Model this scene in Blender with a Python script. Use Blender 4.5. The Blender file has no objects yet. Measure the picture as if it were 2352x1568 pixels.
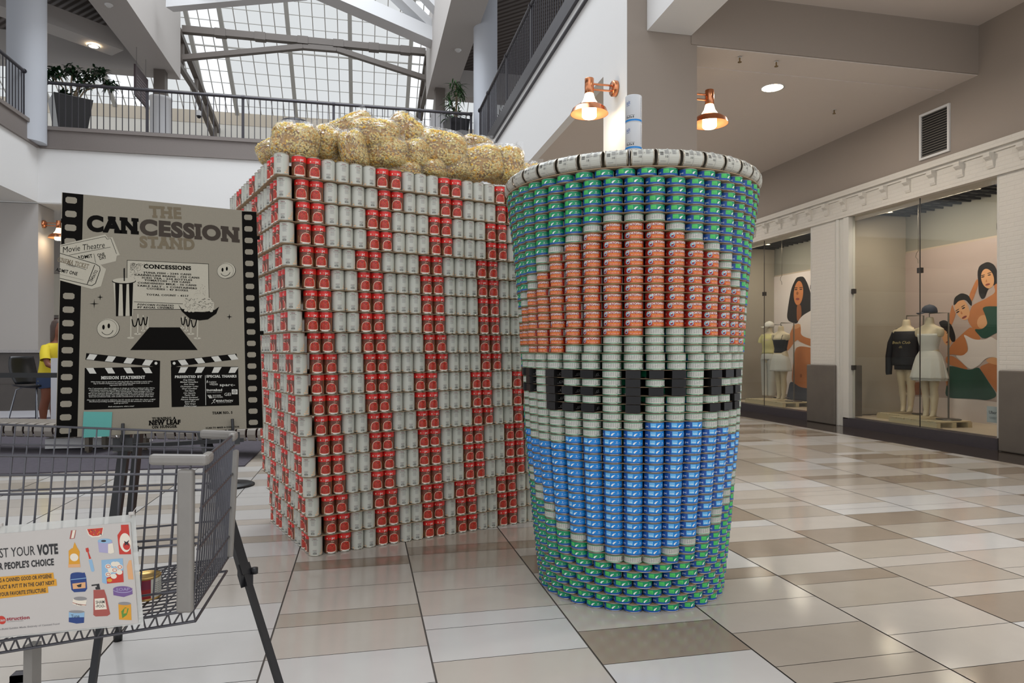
import bpy, math, random
import numpy as np
from mathutils import Vector, Matrix
random.seed(7)
rng = np.random.default_rng(11)
SC = bpy.context.scene
COL = SC.collection
R = math.radians
CS, SN = math.cos(R(12.34)), math.sin(R(12.34))
CAMH, FPX, HOR = 1.155, 1568.0, 805.0

def cw(lat, d, z):
    """camera-relative metres (right, forward, height) to world"""
    return (d*SN + lat*CS, d*CS - lat*SN, z)
def at(px, py, d):
    return cw((px-1176)/FPX*d, d, CAMH + (HOR-py)/FPX*d)

# ---------------------------------------------------------------- camera, world, lights, exposure
cam_d = bpy.data.cameras.new('camera'); cam = bpy.data.objects.new('camera', cam_d); COL.objects.link(cam)
cam.location = (0, 0, CAMH); cam.rotation_euler = (R(90), 0, R(-12.34))
cam_d.sensor_width = 36; cam_d.lens = 24.0; cam_d.shift_y = 21/2352; cam_d.clip_end = 200
SC.camera = cam
W = bpy.data.worlds.new('sky'); SC.world = W; W.use_nodes = True
WORLD_STRENGTH = 1.2
W.node_tree.nodes['Background'].inputs[0].default_value = (0.93, 0.96, 1.0, 1)
W.node_tree.nodes['Background'].inputs[1].default_value = WORLD_STRENGTH
def area(name, loc, rot, sx, sy, power, col=(1, 1, 1)):
    l = bpy.data.lights.new(name, 'AREA'); l.shape = 'RECTANGLE'; l.size = sx; l.size_y = sy
    l.energy = power; l.color = col
    o = bpy.data.objects.new(name, l); COL.objects.link(o); o.location = loc; o.rotation_euler = rot
    return o
area('skylight_daylight', (-2, 11.8, 15.5), (0, 0, 0), 8.5, 13, 1950, (0.9, 0.95, 1.0))
for _x, _y in ((5.0, 7.62), (5.0, 12.5), (5.0, 17.5), (5.0, 3.0), (5.0, -1.0)):
    area('downlight_and_fill', (_x, _y, 4.36 if _y > 7 else 4.9), (0, 0, 0), .3, .3, 56, (1, .93, .85))  # the two nearest are unseen lamps, added to brighten the corridor
area('atrium_fill_behind', (-2.0, -7, 9.0), (R(55), 0, 0), 12, 8, 130, (1.0, 0.98, 0.95))  # unseen fill lamp added behind the camera to light the can fronts
SC.view_settings.view_transform = 'Standard'; SC.view_settings.look = 'None'
SC.view_settings.exposure = -0.08; SC.view_settings.gamma = 1.0; SC.view_settings.use_curve_mapping = False
SC.cycles.use_denoising = True
SC.cycles.max_bounces = 8; SC.cycles.diffuse_bounces = 4; SC.cycles.transparent_max_bounces = 16
SC.cycles.sample_clamp_indirect = 6; SC.cycles.caustics_reflective = False; SC.cycles.caustics_refractive = False

# ---------------------------------------------------------------- materials
def lin(h):
    if isinstance(h, str):
        h = h.lstrip('#'); c = [int(h[i:i+2], 16)/255 for i in (0, 2, 4)]
        return tuple(((x/12.92) if x <= .04045 else ((x+.055)/1.055)**2.4) for x in c)
    return tuple(h)
MATS = {}
def mat(name, col, rough=.5, metal=0, noise=0, nscale=8, bump=0, bscale=40, emit=0, alpha=1, coat=0, spec=.5, trans=0):
    if name in MATS: return MATS[name]
    m = bpy.data.materials.new(name); m.use_nodes = True; MATS[name] = m
    nt = m.node_tree; b = nt.nodes['Principled BSDF']; c = lin(col)
    b.inputs['Base Color'].default_value = (*c, 1); b.inputs['Roughness'].default_value = rough
    b.inputs['Metallic'].default_value = metal; b.inputs['Alpha'].default_value = alpha
    b.inputs['Specular IOR Level'].default_value = spec
    if coat: b.inputs['Coat Weight'].default_value = coat; b.inputs['Coat Roughness'].default_value = .08
    if trans: b.inputs['Transmission Weight'].default_value = trans
    if emit:
        b.inputs['Emission Color'].default_value = (*c, 1); b.inputs['Emission Strength'].default_value = emit
    tc = None
    if noise or bump:
        tc = nt.nodes.new('ShaderNodeTexCoord')
    if noise:
        n = nt.nodes.new('ShaderNodeTexNoise'); n.inputs['Scale'].default_value = nscale; n.inputs['Detail'].default_value = 5
        nt.links.new(tc.outputs['Object'], n.inputs['Vector'])
        mx = nt.nodes.new('ShaderNodeMix'); mx.data_type = 'RGBA'
        mx.inputs[6].default_value = (*[max(0, x*(1-noise)) for x in c], 1)
        mx.inputs[7].default_value = (*[min(1, x*(1+noise)) for x in c], 1)
        nt.links.new(n.outputs['Fac'], mx.inputs[0]); nt.links.new(mx.outputs[2], b.inputs['Base Color'])
    if bump:
        n = nt.nodes.new('ShaderNodeTexNoise'); n.inputs['Scale'].default_value = bscale; n.inputs['Detail'].default_value = 4
        nt.links.new(tc.outputs['Object'], n.inputs['Vector'])
        bp = nt.nodes.new('ShaderNodeBump'); bp.inputs['Strength'].default_value = bump; bp.inputs['Distance'].default_value = .01
        nt.links.new(n.outputs['Fac'], bp.inputs['Height']); nt.links.new(bp.outputs[0], b.inputs['Normal'])
    return m

# ---------------------------------------------------------------- mesh builder
def ngon(n, r=1, a0=0): return [(r*math.cos(a0+2*math.pi*i/n), r*math.sin(a0+2*math.pi*i/n)) for i in range(n)]
class MB:
    def __init__(s): s.v = []; s.f = []; s.m = []; s.s = []
    def add(s, vs, fs, mi=0, sm=False):
        o = len(s.v); s.v.extend([tuple(p) for p in vs])
        for f in fs:
            s.f.append(tuple(o+i for i in f)); s.s.append(sm)
        s.m.extend(mi if isinstance(mi, (list, tuple)) else [mi]*len(fs))
        return s
    def box(s, x0, x1, y0, y1, z0, z1, mi=0):
        vs = [(x, y, z) for z in (z0, z1) for y in (y0, y1) for x in (x0, x1)]
        return s.add(vs, [(0, 2, 3, 1), (4, 5, 7, 6), (0, 1, 5, 4), (2, 6, 7, 3), (0, 4, 6, 2), (1, 3, 7, 5)], mi)
    def obox(s, c, ax, ay, az, hx, hy, hz, mi=0):
        c, ax, ay, az = map(Vector, (c, ax, ay, az)); ax, ay, az = ax.normalized(), ay.normalized(), az.normalized()
        vs = [c+ax*x+ay*y+az*z for z in (-hz, hz) for y in (-hy, hy) for x in (-hx, hx)]
        return s.add(vs, [(0, 2, 3, 1), (4, 5, 7, 6), (0, 1, 5, 4), (2, 6, 7, 3), (0, 4, 6, 2), (1, 3, 7, 5)], mi)
    def beam(s, a, b, w, h, mi=0, up=(0, 0, 1)):
        a, b = Vector(a), Vector(b); t = (b-a).normalized(); u = Vector(up); sx = t.cross(u).normalized(); u = sx.cross(t)
        return s.obox((a+b)/2, t, sx, u, (b-a).length/2, w/2, h/2, mi)
    def tube(s, pts, r, n=8, mi=0, cap=True, sm=True):
        pts = [Vector(p) for p in pts]; rs = r if isinstance(r, (list, tuple)) else [r]*len(pts)
        prev = None; vs = []
        for i, p in enumerate(pts):
            t = (pts[min(i+1, len(pts)-1)]-pts[max(i-1, 0)]).normalized()
            if prev is None: u = t.orthogonal().normalized()
            else: u = (prev - t*prev.dot(t)).normalized()
            prev = u; w = t.cross(u)
            for k in range(n):
                a = 2*math.pi*k/n; vs.append(p+(u*math.cos(a)+w*math.sin(a))*rs[i])
        fs = [(i*n+k, i*n+(k+1) % n, (i+1)*n+(k+1) % n, (i+1)*n+k) for i in range(len(pts)-1) for k in range(n)]
        s.add(vs, fs, mi, sm)
        if cap:
            s.add(vs[:n], [tuple(range(n))[::-1]], mi); s.add(vs[-n:], [tuple(range(n))], mi)
        return s
    def lathe(s, prof, n=32, mi=0, c=(0, 0, 0), M=None, sm=True, capb=True, capt=True):
        vs = []
        for (r, z) in prof:
            for k in range(n):
                a = 2*math.pi*k/n; vs.append((r*math.cos(a), r*math.sin(a), z))
        if M is not None: vs = [M @ Vector(p) for p in vs]
        vs = [(p[0]+c[0], p[1]+c[1], p[2]+c[2]) for p in vs]
        ms = []; fs = []
        for i in range(len(prof)-1):
            for k in range(n):
                fs.append((i*n+k, i*n+(k+1) % n, (i+1)*n+(k+1) % n, (i+1)*n+k)); ms.append(mi[i] if isinstance(mi, (list, tuple)) else mi)
        s.add(vs, fs, ms, sm)
        m0 = mi[0] if isinstance(mi, (list, tuple)) else mi; m1 = mi[-1] if isinstance(mi, (list, tuple)) else mi
        if capb and prof[0][0] > 1e-5: s.add(vs[:n], [tuple(range(n))[::-1]], m0)
        if capt and prof[-1][0] > 1e-5: s.add(vs[-n:], [tuple(range(n))], m1)
        return s
    def loft(s, secs, n=16, mi=0, cap=True):
        """secs: (centre, rx, ry[, yaw]) ellipses in XY planes stacked along their centres"""
        vs = []
        for q in secs:
            c, rx, ry = q[0], q[1], q[2]; yaw = q[3] if len(q) > 3 else 0
            for k in range(n):
                a = 2*math.pi*k/n; x, y = rx*math.cos(a), ry*math.sin(a)
                vs.append((c[0]+x*math.cos(yaw)-y*math.sin(yaw), c[1]+x*math.sin(yaw)+y*math.cos(yaw), c[2]))
        fs = [(i*n+k, i*n+(k+1) % n, (i+1)*n+(k+1) % n, (i+1)*n+k) for i in range(len(secs)-1) for k in range(n)]
        s.add(vs, fs, mi, True)
        if cap: s.add(vs[:n], [tuple(range(n))[::-1]], mi, True); s.add(vs[-n:], [tuple(range(n))], mi, True)
        return s
    def grid(s, fn, nu, nv, mi=0, sm=True):
        vs = [fn(i/nu, j/nv) for j in range(nv+1) for i in range(nu+1)]
        fs = [(j*(nu+1)+i, j*(nu+1)+i+1, (j+1)*(nu+1)+i+1, (j+1)*(nu+1)+i) for j in range(nv) for i in range(nu)]
        return s.add(vs, fs, mi, sm)
    def prism(s, pts, ext, mi=0):
        """polygon pts (3D) extruded by vector ext"""
        pts = [Vector(p) for p in pts]; e = Vector(ext); n = len(pts)
        return s.add(pts+[p+e for p in pts], [tuple(range(n))[::-1], tuple(range(n, 2*n))]+[(i, (i+1) % n, n+(i+1) % n, n+i) for i in range(n)], mi)
    def mesh(s, name, mats):
        me = bpy.data.meshes.new(name); me.from_pydata(s.v, [], s.f)
        for m in (mats if isinstance(mats, (list, tuple)) else [mats]): me.materials.append(m)
        me.polygons.foreach_set('material_index', s.m); me.polygons.foreach_set('use_smooth', s.s); me.update()
        return me
    def build(s, name, mats, parent=None, bevel=0, auto=False):
        o = bpy.data.objects.new(name, s.mesh(name, mats)); COL.objects.link(o)
        if parent is not None: o.parent = parent
        if bevel:
            b = o.modifiers.new('bevel', 'BEVEL'); b.width = bevel; b.segments = 2; b.limit_method = 'ANGLE'
        return o
def tag(o, label=None, cat=None, group=None, kind=None):
    if label: o['label'] = label
    if cat: o['category'] = cat
    if group: o['group'] = group
    if kind: o['kind'] = kind
    return o
def st(o): o['kind'] = 'structure'; return o
def empty(name, loc=(0, 0, 0), rz=0, label=None, cat=None, group=None):
    o = bpy.data.objects.new(name, None); COL.objects.link(o); o.location = loc; o.rotation_euler = (0, 0, rz); o.empty_display_size = .1
    return tag(o, label, cat, group)
def kids(o): return [c for c in COL.objects if c.parent == o]
def copy_tree(o, cache=None):
    c = o.copy(); COL.objects.link(c)
    for ch in kids(o):
        d = ch.copy(); COL.objects.link(d); d.parent = c
        for g in kids(ch):
            e = g.copy(); COL.objects.link(e); e.parent = d
    return c

# ---------------------------------------------------------------- flat art (print) on any surface
_TX = {}
def CAPH():
    if 'cap' not in _TX: _TX['cap'] = 0.7; _TX['cap'] = float(text_geo('H')[0][:, 1].max())
    return _TX['cap']
def text_geo(s, bold=0, slab=0):
    k = (s, bold, slab)
    if k in _TX: return _TX[k]
    cu = bpy.data.curves.new('t', 'FONT'); cu.body = s; cu.size = 1; cu.resolution_u = 5 if bold > 3 else 2; cu.offset = bold*.012; cu.space_character = 1+bold*.02+slab*.06
    if slab: cu.space_character = 1.12
    cu.fill_mode = 'FRONT'
    o = bpy.data.objects.new('t', cu); COL.objects.link(o)
    dg = bpy.context.evaluated_depsgraph_get(); dg.update()
    ev = o.evaluated_get(dg); me = ev.to_mesh()
    v = np.array([tuple(p.co)[:2] for p in me.vertices]).reshape(-1, 2); f = [tuple(p.vertices) for p in me.polygons]
    ev.to_mesh_clear(); bpy.data.objects.remove(o); bpy.data.curves.remove(cu)
    vs = v.tolist(); fs = list(f); n0 = len(vs)
    if slab and len(v):
        for yy, lo, hi in ((.03, -bold*.012, .11), (CAPH()-.03, CAPH()-.11, CAPH()+bold*.012)):
            iv = []
            for t in f:
                xs = []
                for i in range(len(t)):
                    a, b = v[t[i]], v[t[(i+1) % len(t)]]
                    if (a[1]-yy)*(b[1]-yy) < 0: xs.append(a[0]+(b[0]-a[0])*(yy-a[1])/(b[1]-a[1]))
                if len(xs) >= 2: iv.append([min(xs), max(xs)])
            iv.sort(); mg = []
            for a in iv:
                if mg and a[0] <= mg[-1][1]+.01: mg[-1][1] = max(mg[-1][1], a[1])
                else: mg.append(a[:])
            for a, b in mg:
                if .06 < b-a < .34:
                    o_ = len(vs); vs += [[a-.06, lo], [b+.06, lo], [b+.06, hi], [a-.06, hi]]; fs.append((o_, o_+1, o_+2, o_+3))
    vs = np.array(vs) if len(vs) else np.zeros((0, 2))
    _TX[k] = (vs, fs); _TX[k+('n',)] = n0; return _TX[k]
class Art:
    def __init__(s, fn, xstep=None): s.fn = fn; s.mb = MB(); s.xs = xstep; s.k = 0
    def poly(s, pts, mi, L=1):
        s.k += 1; l = L + s.k*.0004
        s.mb.add([s.fn(x, y, l) for x, y in pts], [tuple(range(len(pts)))], mi)
    def strip(s, x0, x1, lo, hi, mi, L=1):
        s.k += 1; l = L + s.k*.0004
        n = max(1, int(abs(x1-x0)/s.xs+.99)) if s.xs else (12 if callable(lo) or callable(hi) else 1)
        vs = []
        for i in range(n+1):
            x = x0+(x1-x0)*i/n
            a = lo(x) if callable(lo) else lo; b = hi(x) if callable(hi) else hi
            vs += [s.fn(x, a, l), s.fn(x, b, l)]
        s.mb.add(vs, [(2*i, 2*i+2, 2*i+3, 2*i+1) for i in range(n)], mi, True)
    rect = lambda s, x0, y0, x1, y1, mi, L=1: s.strip(x0, x1, y0, y1, mi, L)
    def disc(s, cx, cy, rx, ry, mi, L=1, n=24, a0=0, a1=360, clip=None):
        pts = [(cx+rx*math.cos(R(a0+(a1-a0)*i/n)), cy+ry*math.sin(R(a0+(a1-a0)*i/n))) for i in range(n if a1-a0 == 360 else n+1)]
        if clip: pts = [(x, clip(y)) for x, y in pts]
        s.poly(pts, mi, L)
    def line(s, pts, w, mi, L=1):
        s.k += 1; l = L + s.k*.0004
        for (a, b) in zip(pts[:-1], pts[1:]):
            dx, dy = b[0]-a[0], b[1]-a[1]; q = math.hypot(dx, dy) or 1; nx, ny = -dy/q*w/2, dx/q*w/2
            ex, ey = dx/q*w*.25, dy/q*w*.25
            s.mb.add([s.fn(x, y, l) for x, y in ((a[0]+nx-ex, a[1]+ny-ey), (b[0]+nx+ex, b[1]+ny+ey), (b[0]-nx+ex, b[1]-ny+ey), (a[0]-nx-ex, a[1]-ny-ey))], [(0, 1, 2, 3)], mi)
    def ring(s, cx, cy, rx, ry, w, mi, L=1, n=28, a0=0, a1=360):
        s.line([(cx+rx*math.cos(R(a0+(a1-a0)*i/n)), cy+ry*math.sin(R(a0+(a1-a0)*i/n))) for i in range(n+1)], w, mi, L)
    def text(s, t, cx, cy, w, h, mi, L=1, bold=0, slab=0, rot=0, shear=0, align='c', ysign=1):
        """w or h may be None; h is the capital height; (cx, cy) the centre (align c), left or right end"""
        vs, fs = text_geo(t, bold, slab)
        if not len(vs): return
        n0 = _TX[(t, bold, slab, 'n')]
        x0, x1 = vs[:, 0].min(), vs[:, 0].max(); W = x1-x0
        sy = h/CAPH() if h else w/W; sx = w/W if w else sy
        s.k += 1; l = L + s.k*.0004; out = []
        ox = {'c': (x0+x1)/2, 'l': x0, 'r': x1}[align]; c, n = math.cos(R(rot)), math.sin(R(rot))
        for q_, (x, y) in enumerate(vs):
            X = (x-ox)*sx+shear*(y-CAPH()/2)*sy; Y = (y-CAPH()/2)*sy
            X, Y = X*c-Y*n, X*n+Y*c
            out.append(s.fn(cx+X, cy+ysign*Y, l+(.35 if q_ >= n0 else 0)))
        s.mb.add(out, fs, mi)
NUM = ['zeroth','first','second','third','fourth','fifth','sixth','seventh','eighth','ninth','tenth','eleventh','twelfth','thirteenth','fourteenth','fifteenth','sixteenth','seventeenth','eighteenth','nineteenth']
def ordn(n):
    if n < 20: return NUM[n]
    t = {2: 'twenty', 3: 'thirty', 4: 'forty', 5: 'fifty'}[n//10]; z = {2: 'twentieth', 3: 'thirtieth', 4: 'fortieth', 5: 'fiftieth'}[n//10]
    return z if n % 10 == 0 else t+'-'+NUM[n % 10]
# ================================================================ setting
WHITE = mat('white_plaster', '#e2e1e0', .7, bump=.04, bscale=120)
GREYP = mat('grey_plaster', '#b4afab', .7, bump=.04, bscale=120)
TAUPE = mat('taupe_plaster', '#978c82', .75, bump=.06, bscale=160)
CEILM = mat('ceiling_paint', '#cdc3bb', .8)
BEIGE = mat('beige_band', '#c4b9a8', .8)
FASC = mat('grey_fascia_metal', '#7d7571', .5, noise=.06, nscale=30)
DARKM = mat('dark_rail_metal', '#47454a', .38, metal=.5)
TRUSSM = mat('brown_steel_paint', '#5e5650', .5)
GROUT = mat('grout', '#57504a', .8)
TILES = [mat('tile_white', '#c4c1bd', .12, noise=.05, nscale=6), mat('tile_cream', '#b8b0a6', .12, noise=.06, nscale=6),
         mat('tile_beige', '#a99f92', .12, noise=.06, nscale=6), mat('tile_taupe', '#928475', .12, noise=.08, nscale=7)]
# floor: 24 inch wide columns of tiles, each column its own run of 12 and 6 inch tiles
def make_floor():
    b = MB(); U = .1508; X0 = -.3590; TW = .6102; Y0 = 2.532; g = .003
    b.add([(-16, -3, -.004), (6.55, -3, -.004), (6.55, 30, -.004), (-16, 30, -.004)], [(0, 1, 2, 3)], 4)
    given = {0: ([(-1, 1, 0), (1, 3, 1), (3, 4, 2), (4, 6, 1), (6, 8, 1), (8, 9, 3), (9, 11, 1)]),
             1: ([(-2, 0, 1), (0, 2, 0), (2, 3, 0), (3, 5, 1), (5, 7, 1), (7, 9, 2), (9, 10, 3), (10, 12, 2)]),
             2: ([(-3, -1, 0), (-1, 1, 3), (1, 3, 1), (3, 5, 1), (5, 6, 1)]),
             3: ([(-3, -2, 2), (-2, 0, 2), (0, 2, 1), (2, 4, 1), (4, 5, 3), (5, 7, 0), (7, 8, 0), (8, 9, 1)]),
             4: ([(-1, 1, 1), (1, 3, 2), (3, 4, 3), (4, 6, 1), (6, 8, 3), (8, 10, 1), (10, 11, 0), (11, 13, 3)])}
    rr = random.Random(5)
    for c in range(-26, 12):
        x0 = X0+c*TW; x1 = min(x0+TW, 6.5)
        if x1-x0 < .02: continue
        runs = list(given.get(c, []))
        lo = runs[0][0] if runs else rr.choice((0, 1)); hi = runs[-1][1] if runs else lo
        cols = [0, 0, 1, 1, 1, 2, 2, 3] if c >= 2 else [0, 0, 0, 1, 1, 1, 2]
        while Y0+lo*U > -3:
            n = rr.choice((2, 2, 1)); runs.append((lo-n, lo, rr.choice(cols))); lo -= n
        while Y0+hi*U < 29:
            n = rr.choice((2, 2, 1)); runs.append((hi, hi+n, rr.choice(cols))); hi += n
        for a, e, k in runs:
            y0, y1 = Y0+a*U+g*.6, Y0+e*U-g*.6
            b.add([(x0+g*1.2, y0, 0), (x1-g*1.2, y0, 0), (x1-g*1.2, y1, 0), (x0+g*1.2, y1, 0)], [(0, 1, 2, 3)], k)
    st(b.build('floor', TILES+[GROUT]))
make_floor()
b = MB(); b.box(6.5, 7.3, -3, 30, -.05, .001)
st(b.build('floor_border', mat('dark_polished_granite', '#3d3530', .1, noise=.3, nscale=60)))
# ---- upper level slabs, left wing x<-6.9, back y>16.7, right wing x>2.77
XL, XR, YB, ZF, ZW, ZS = -6.9, 2.77, 16.7, 6.0, 5.58, 4.38
b = MB(); b.box(-14, XL, -3, YB+.0, ZS, ZW, 0); st(b.build('wall_left', WHITE))
b = MB(); b.box(-14, XR-.0, YB, 23, ZS, ZW, 0); st(b.build('wall_back', WHITE))
b = MB(); b.box(XR, XR+.12, 7.4, 26, ZS, ZW, 0); st(b.build('wall_right_wing', WHITE))
b = MB(); b.box(XR+.12, 7.18, 7.25, 26, ZS+.05, ZS+.4, 0); st(b.build('ceiling', CEILM))
# grey metal fascia strips with lips
b = MB(); b.box(-14, XL+.03, -3, YB-.03, ZW, ZF); b.box(-14, XL+.07, -3, YB-.07, ZF-.05, ZF+.03); b.box(-14, XL+.05, -3, YB-.05, ZW-.03, ZW+.02); st(b.build('trim_1', FASC))
b = MB(); b.box(XL+.03, XR, YB-.03, 23, ZW, ZF); b.box(XL+.07, XR, YB-.07, 23, ZF-.05, ZF+.03); b.box(XL+.05, XR, YB-.05, 17.5, ZW-.03, ZW+.02); st(b.build('trim_2', FASC))
b = MB(); b.box(XR-.0, XR+.12, 7.4, 26, ZW, ZF-.2); st(b.build('trim_3', WHITE))
b = MB(); b.box(XR-.05, XR-.002, 7.4, YB-.1, ZF-.26, ZF-.02); b.box(XR-.045, XR-.002, 7.4, YB-.1, ZW-.02, ZW); st(b.build('trim_4', DARKM))
b = MB(); b.box(XR, 9, 7.4, 26, ZF-.2, ZF); st(b.build('floor_upper', FASC))
# square column at the near end of the right wing, beams and the taller near ceiling
b = MB(); b.box(2.73, 3.53, 6.78, 7.5, 0, 9.9); st(b.build('column', TAUPE))
b = MB(); b.box(2.725, 2.731, 6.785, 7.5, 0, 9.9); st(b.build('column_lit_side', WHITE))  # white sheet puts the skylit tone of this face into its colour
b = MB(); b.box(2.95, 3.46, -2, 6.775, 4.55, 6.2); st(b.build('beam_1', WHITE))
b = MB(); b.box(3.53, 7.3, 6.78, 7.25, 4.45, 5.6); b.box(3.46, 7.3, 6.77, 6.78, 4.455, 5.6); st(b.build('beam_2', TAUPE))
b = MB(); b.box(3.53, 7.18, 6.78, 7.25, 4.44, 4.449); st(b.build('beam_underside_lit_tone', CEILM))  # paler sheet below the beam, its lit look put into the colour
b = MB(); b.box(3.46, 7.3, -3, 6.77, 5.03, 5.6); st(b.build('ceiling_near', CEILM))
# right storefront wall above the shop windows
XS = 7.18
b = MB(); b.box(XS, XS+.2, -3, 26, 3.57, 5.6); st(b.build('wall_right', TAUPE))
b = MB(); b.box(2.9, 7.3, 26, 26.2, 0, 5.6); b.box(XS+.02, XS+.2, 17.2, 26, 0, 3.2); b.box(XS+1.5, XS+1.6, 13, 17.2, 0, 5.6); st(b.build('wall_corridor_end', TAUPE))
# painted brick
def brick_mat():
    m = mat('painted_brick', '#cdc8bf', .6); nt = m.node_tree; bs = nt.nodes['Principled BSDF']
    tc = nt.nodes.new('ShaderNodeTexCoord'); mp = nt.nodes.new('ShaderNodeMapping'); mp.inputs['Rotation'].default_value = (0, R(90), R(90)) 
    sx = nt.nodes.new('ShaderNodeSeparateXYZ'); cb = nt.nodes.new('ShaderNodeCombineXYZ'); ad = nt.nodes.new('ShaderNodeMath'); ad.operation = 'ADD'
    nt.links.new(tc.outputs['Object'], sx.inputs[0]); nt.links.new(sx.outputs[0], ad.inputs[0]); nt.links.new(sx.outputs[1], ad.inputs[1])
    nt.links.new(ad.outputs[0], cb.inputs[0]); nt.links.new(sx.outputs[2], cb.inputs[1])
    br = nt.nodes.new('ShaderNodeTexBrick'); br.inputs['Scale'].default_value = 1; br.inputs['Brick Width'].default_value = .19; br.inputs['Row Height'].default_value = .052
    br.inputs['Mortar Size'].default_value = .006; br.inputs['Mortar Smooth'].default_value = .6
    nz = nt.nodes.new('ShaderNodeTexNoise'); nz.inputs['Scale'].default_value = 14; nz.inputs['Detail'].default_value = 6
    nt.links.new(cb.outputs[0], br.inputs['Vector']); nt.links.new(tc.outputs['Object'], nz.inputs['Vector'])
    sub = nt.nodes.new('ShaderNodeMath'); sub.operation = 'MULTIPLY_ADD'; sub.inputs[1].default_value = -1; nt.links.new(br.outputs['Fac'], sub.inputs[0]); nt.links.new(nz.outputs['Fac'], sub.inputs[2])
    bp = nt.nodes.new('ShaderNodeBump'); bp.inputs['Strength'].default_value = .35; bp.inputs['Distance'].default_value = .012
    nt.links.new(sub.outputs[0], bp.inputs['Height']); nt.links.new(bp.outputs[0], bs.inputs['Normal'])
    return m
BRICK = brick_mat()
CONC = mat('concrete_base', '#635c54', .55, noise=.18, nscale=5, bump=.1, bscale=30)
CREAMF = mat('cream_frame_paint', '#c9c6be', .5)
b = MB()
for y0, y1 in ((4.6, 6.5), (9.3, 9.86), (12.9, 13.6), (16.5, 17.2)):
    b.box(XS, 7.4, y0, y1, 0, 3.19)
st(b.build('wall_brick_piers', BRICK))
b = MB()
for y0, y1 in ((4.6, 6.5), (9.3, 9.86), (12.9, 13.6)): b.box(7.4, 8.56, y0+.1, y1-.1, .14, 3.8)
st(b.build('wall_shop_sides', mat('shop_side_wall', '#a39a8c', .8)))
b = MB()
for y0, y1 in ((4.6, 6.46), (9.24, 9.92), (12.86, 13.64)):
    b.box(XS-.06, 7.62, y0, y1, .003, .93)
st(b.build('baseboard_right', CONC, bevel=.015))
b = MB(); b.box(XS-.01, 7.6, -3, 26, 3.2, 3.575); b.box(XS-.07, XS+.1, -3, 26, 3.5, 3.58); b.box(XS-.03, XS+.1, -3, 26, 3.46, 3.5); b.box(XS-.035, XS+.1, -3, 26, 3.18, 3.21)
for y0 in np.arange(4.9, 18, .412):
    y0 = float(y0)
    b.prism([(XS-.0, y0, 3.46), (XS-.09, y0, 3.46), (XS-.085, y0, 3.41), (XS-.04, y0, 3.37), (XS-.035, y0, 3.31), (XS-.02, y0, 3.28), (XS-.0, y0, 3.28)], (0, .085, 0))
st(b.build('trim_5', BRICK))
b = MB()
b.box(XS-.02, XS+.1, 8.98, 9.1, .12, 3.18); b.box(XS-.0, XS+.12, 9.1, 9.3, 0, 3.18); b.box(XS-.02, XS+.14, 9.2, 9.26, 0, 3.18)
b.box(XS, XS+.08, 6.5, 6.53, .14, 3.18); b.box(XS, XS+.08, 9.86, 9.9, .1, 3.18)
st(b.build('trim_6', CREAMF, bevel=.006))
CURB = mat('slate_curb', '#454044', .35, noise=.1, nscale=20)
b = MB(); b.box(XS-.02, 7.34, 6.5, 9.1, 0, .14); b.box(XS-.02, 7.34, 9.86, 12.9, 0, .14); b.box(XS-.02, 7.34, 13.6, 16.5, 0, .14); st(b.build('trim_7', CURB))
# shop interiors
INW = mat('shop_back_wall', '#b7a491', .7); INF = mat('shop_plinth', '#c2b29c', .45); IND = mat('shop_grey', '#8e8a80', .8)
BLK = mat('shop_black', '#151312', .6)
b = MB(); b.box(8.57, 8.7, 4.6, 17, .14, 2.75, 0); b.box(8.57, 8.7, 4.6, 17, 2.75, 3.9, 1); st(b.build('wall_shop_back', [INW, IND]))
b = MB(); b.box(7.3, 8.7, 4.6, 17, .0, .13, 0); st(b.build('floor_shop_plinth', INF))
b = MB(); b.box(7.3, 8.7, 4.6, 17, 3.85, 3.9, 0)
for y in np.arange(5, 17, .16): b.box(7.4, 8.57, float(y), float(y)+.02, 3.3, 3.33)
for x in (7.6, 7.9, 8.2, 8.45): b.box(x, x+.02, 4.7, 17, 3.33, 3.36)
st(b.build('ceiling_shop', BLK))
# glass panes, posts and clips
def glass_mat():
    m = bpy.data.materials.new('window_glass'); m.use_nodes = True; nt = m.node_tree; nt.nodes.clear()
    o = nt.nodes.new('ShaderNodeOutputMaterial'); t = nt.nodes.new('ShaderNodeBsdfTransparent'); t.inputs[0].default_value = (.93, .95, .94, 1)
    g = nt.nodes.new('ShaderNodeBsdfGlossy'); g.inputs['Roughness'].default_value = .0
    lw = nt.nodes.new('ShaderNodeLayerWeight'); lw.inputs['Blend'].default_value = .5; pw = nt.nodes.new('ShaderNodeMath'); pw.operation = 'POWER'; pw.inputs[1].default_value = 4
    f = nt.nodes.new('ShaderNodeMath'); f.operation = 'MULTIPLY_ADD'; f.inputs[1].default_value = .9; f.inputs[2].default_value = .035; mx = nt.nodes.new('ShaderNodeMixShader')
    nt.links.new(lw.outputs['Facing'], pw.inputs[0]); nt.links.new(pw.outputs[0], f.inputs[0]); nt.links.new(f.outputs[0], mx.inputs[0]); nt.links.new(t.outputs[0], mx.inputs[1]); nt.links.new(g.outputs[0], mx.inputs[2]); nt.links.new(mx.outputs[0], o.inputs[0])
    return m
GLASS = glass_mat()
PANE = [(6.5, 7.7), (7.705, 8.98), (9.9, 11.3), (11.305, 12.9), (13.6, 16.5)]
for i, (y0, y1) in enumerate(PANE):
    b = MB(); b.box(XS+.05, XS+.058, y0, y1, .14, 3.2); g = st(b.build('window_%d' % (i+1), GLASS))
b = MB()
for y in (7.7, 11.3): b.box(XS+.049, XS+.06, y-.002, y+.007, .14, 3.2)
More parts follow.
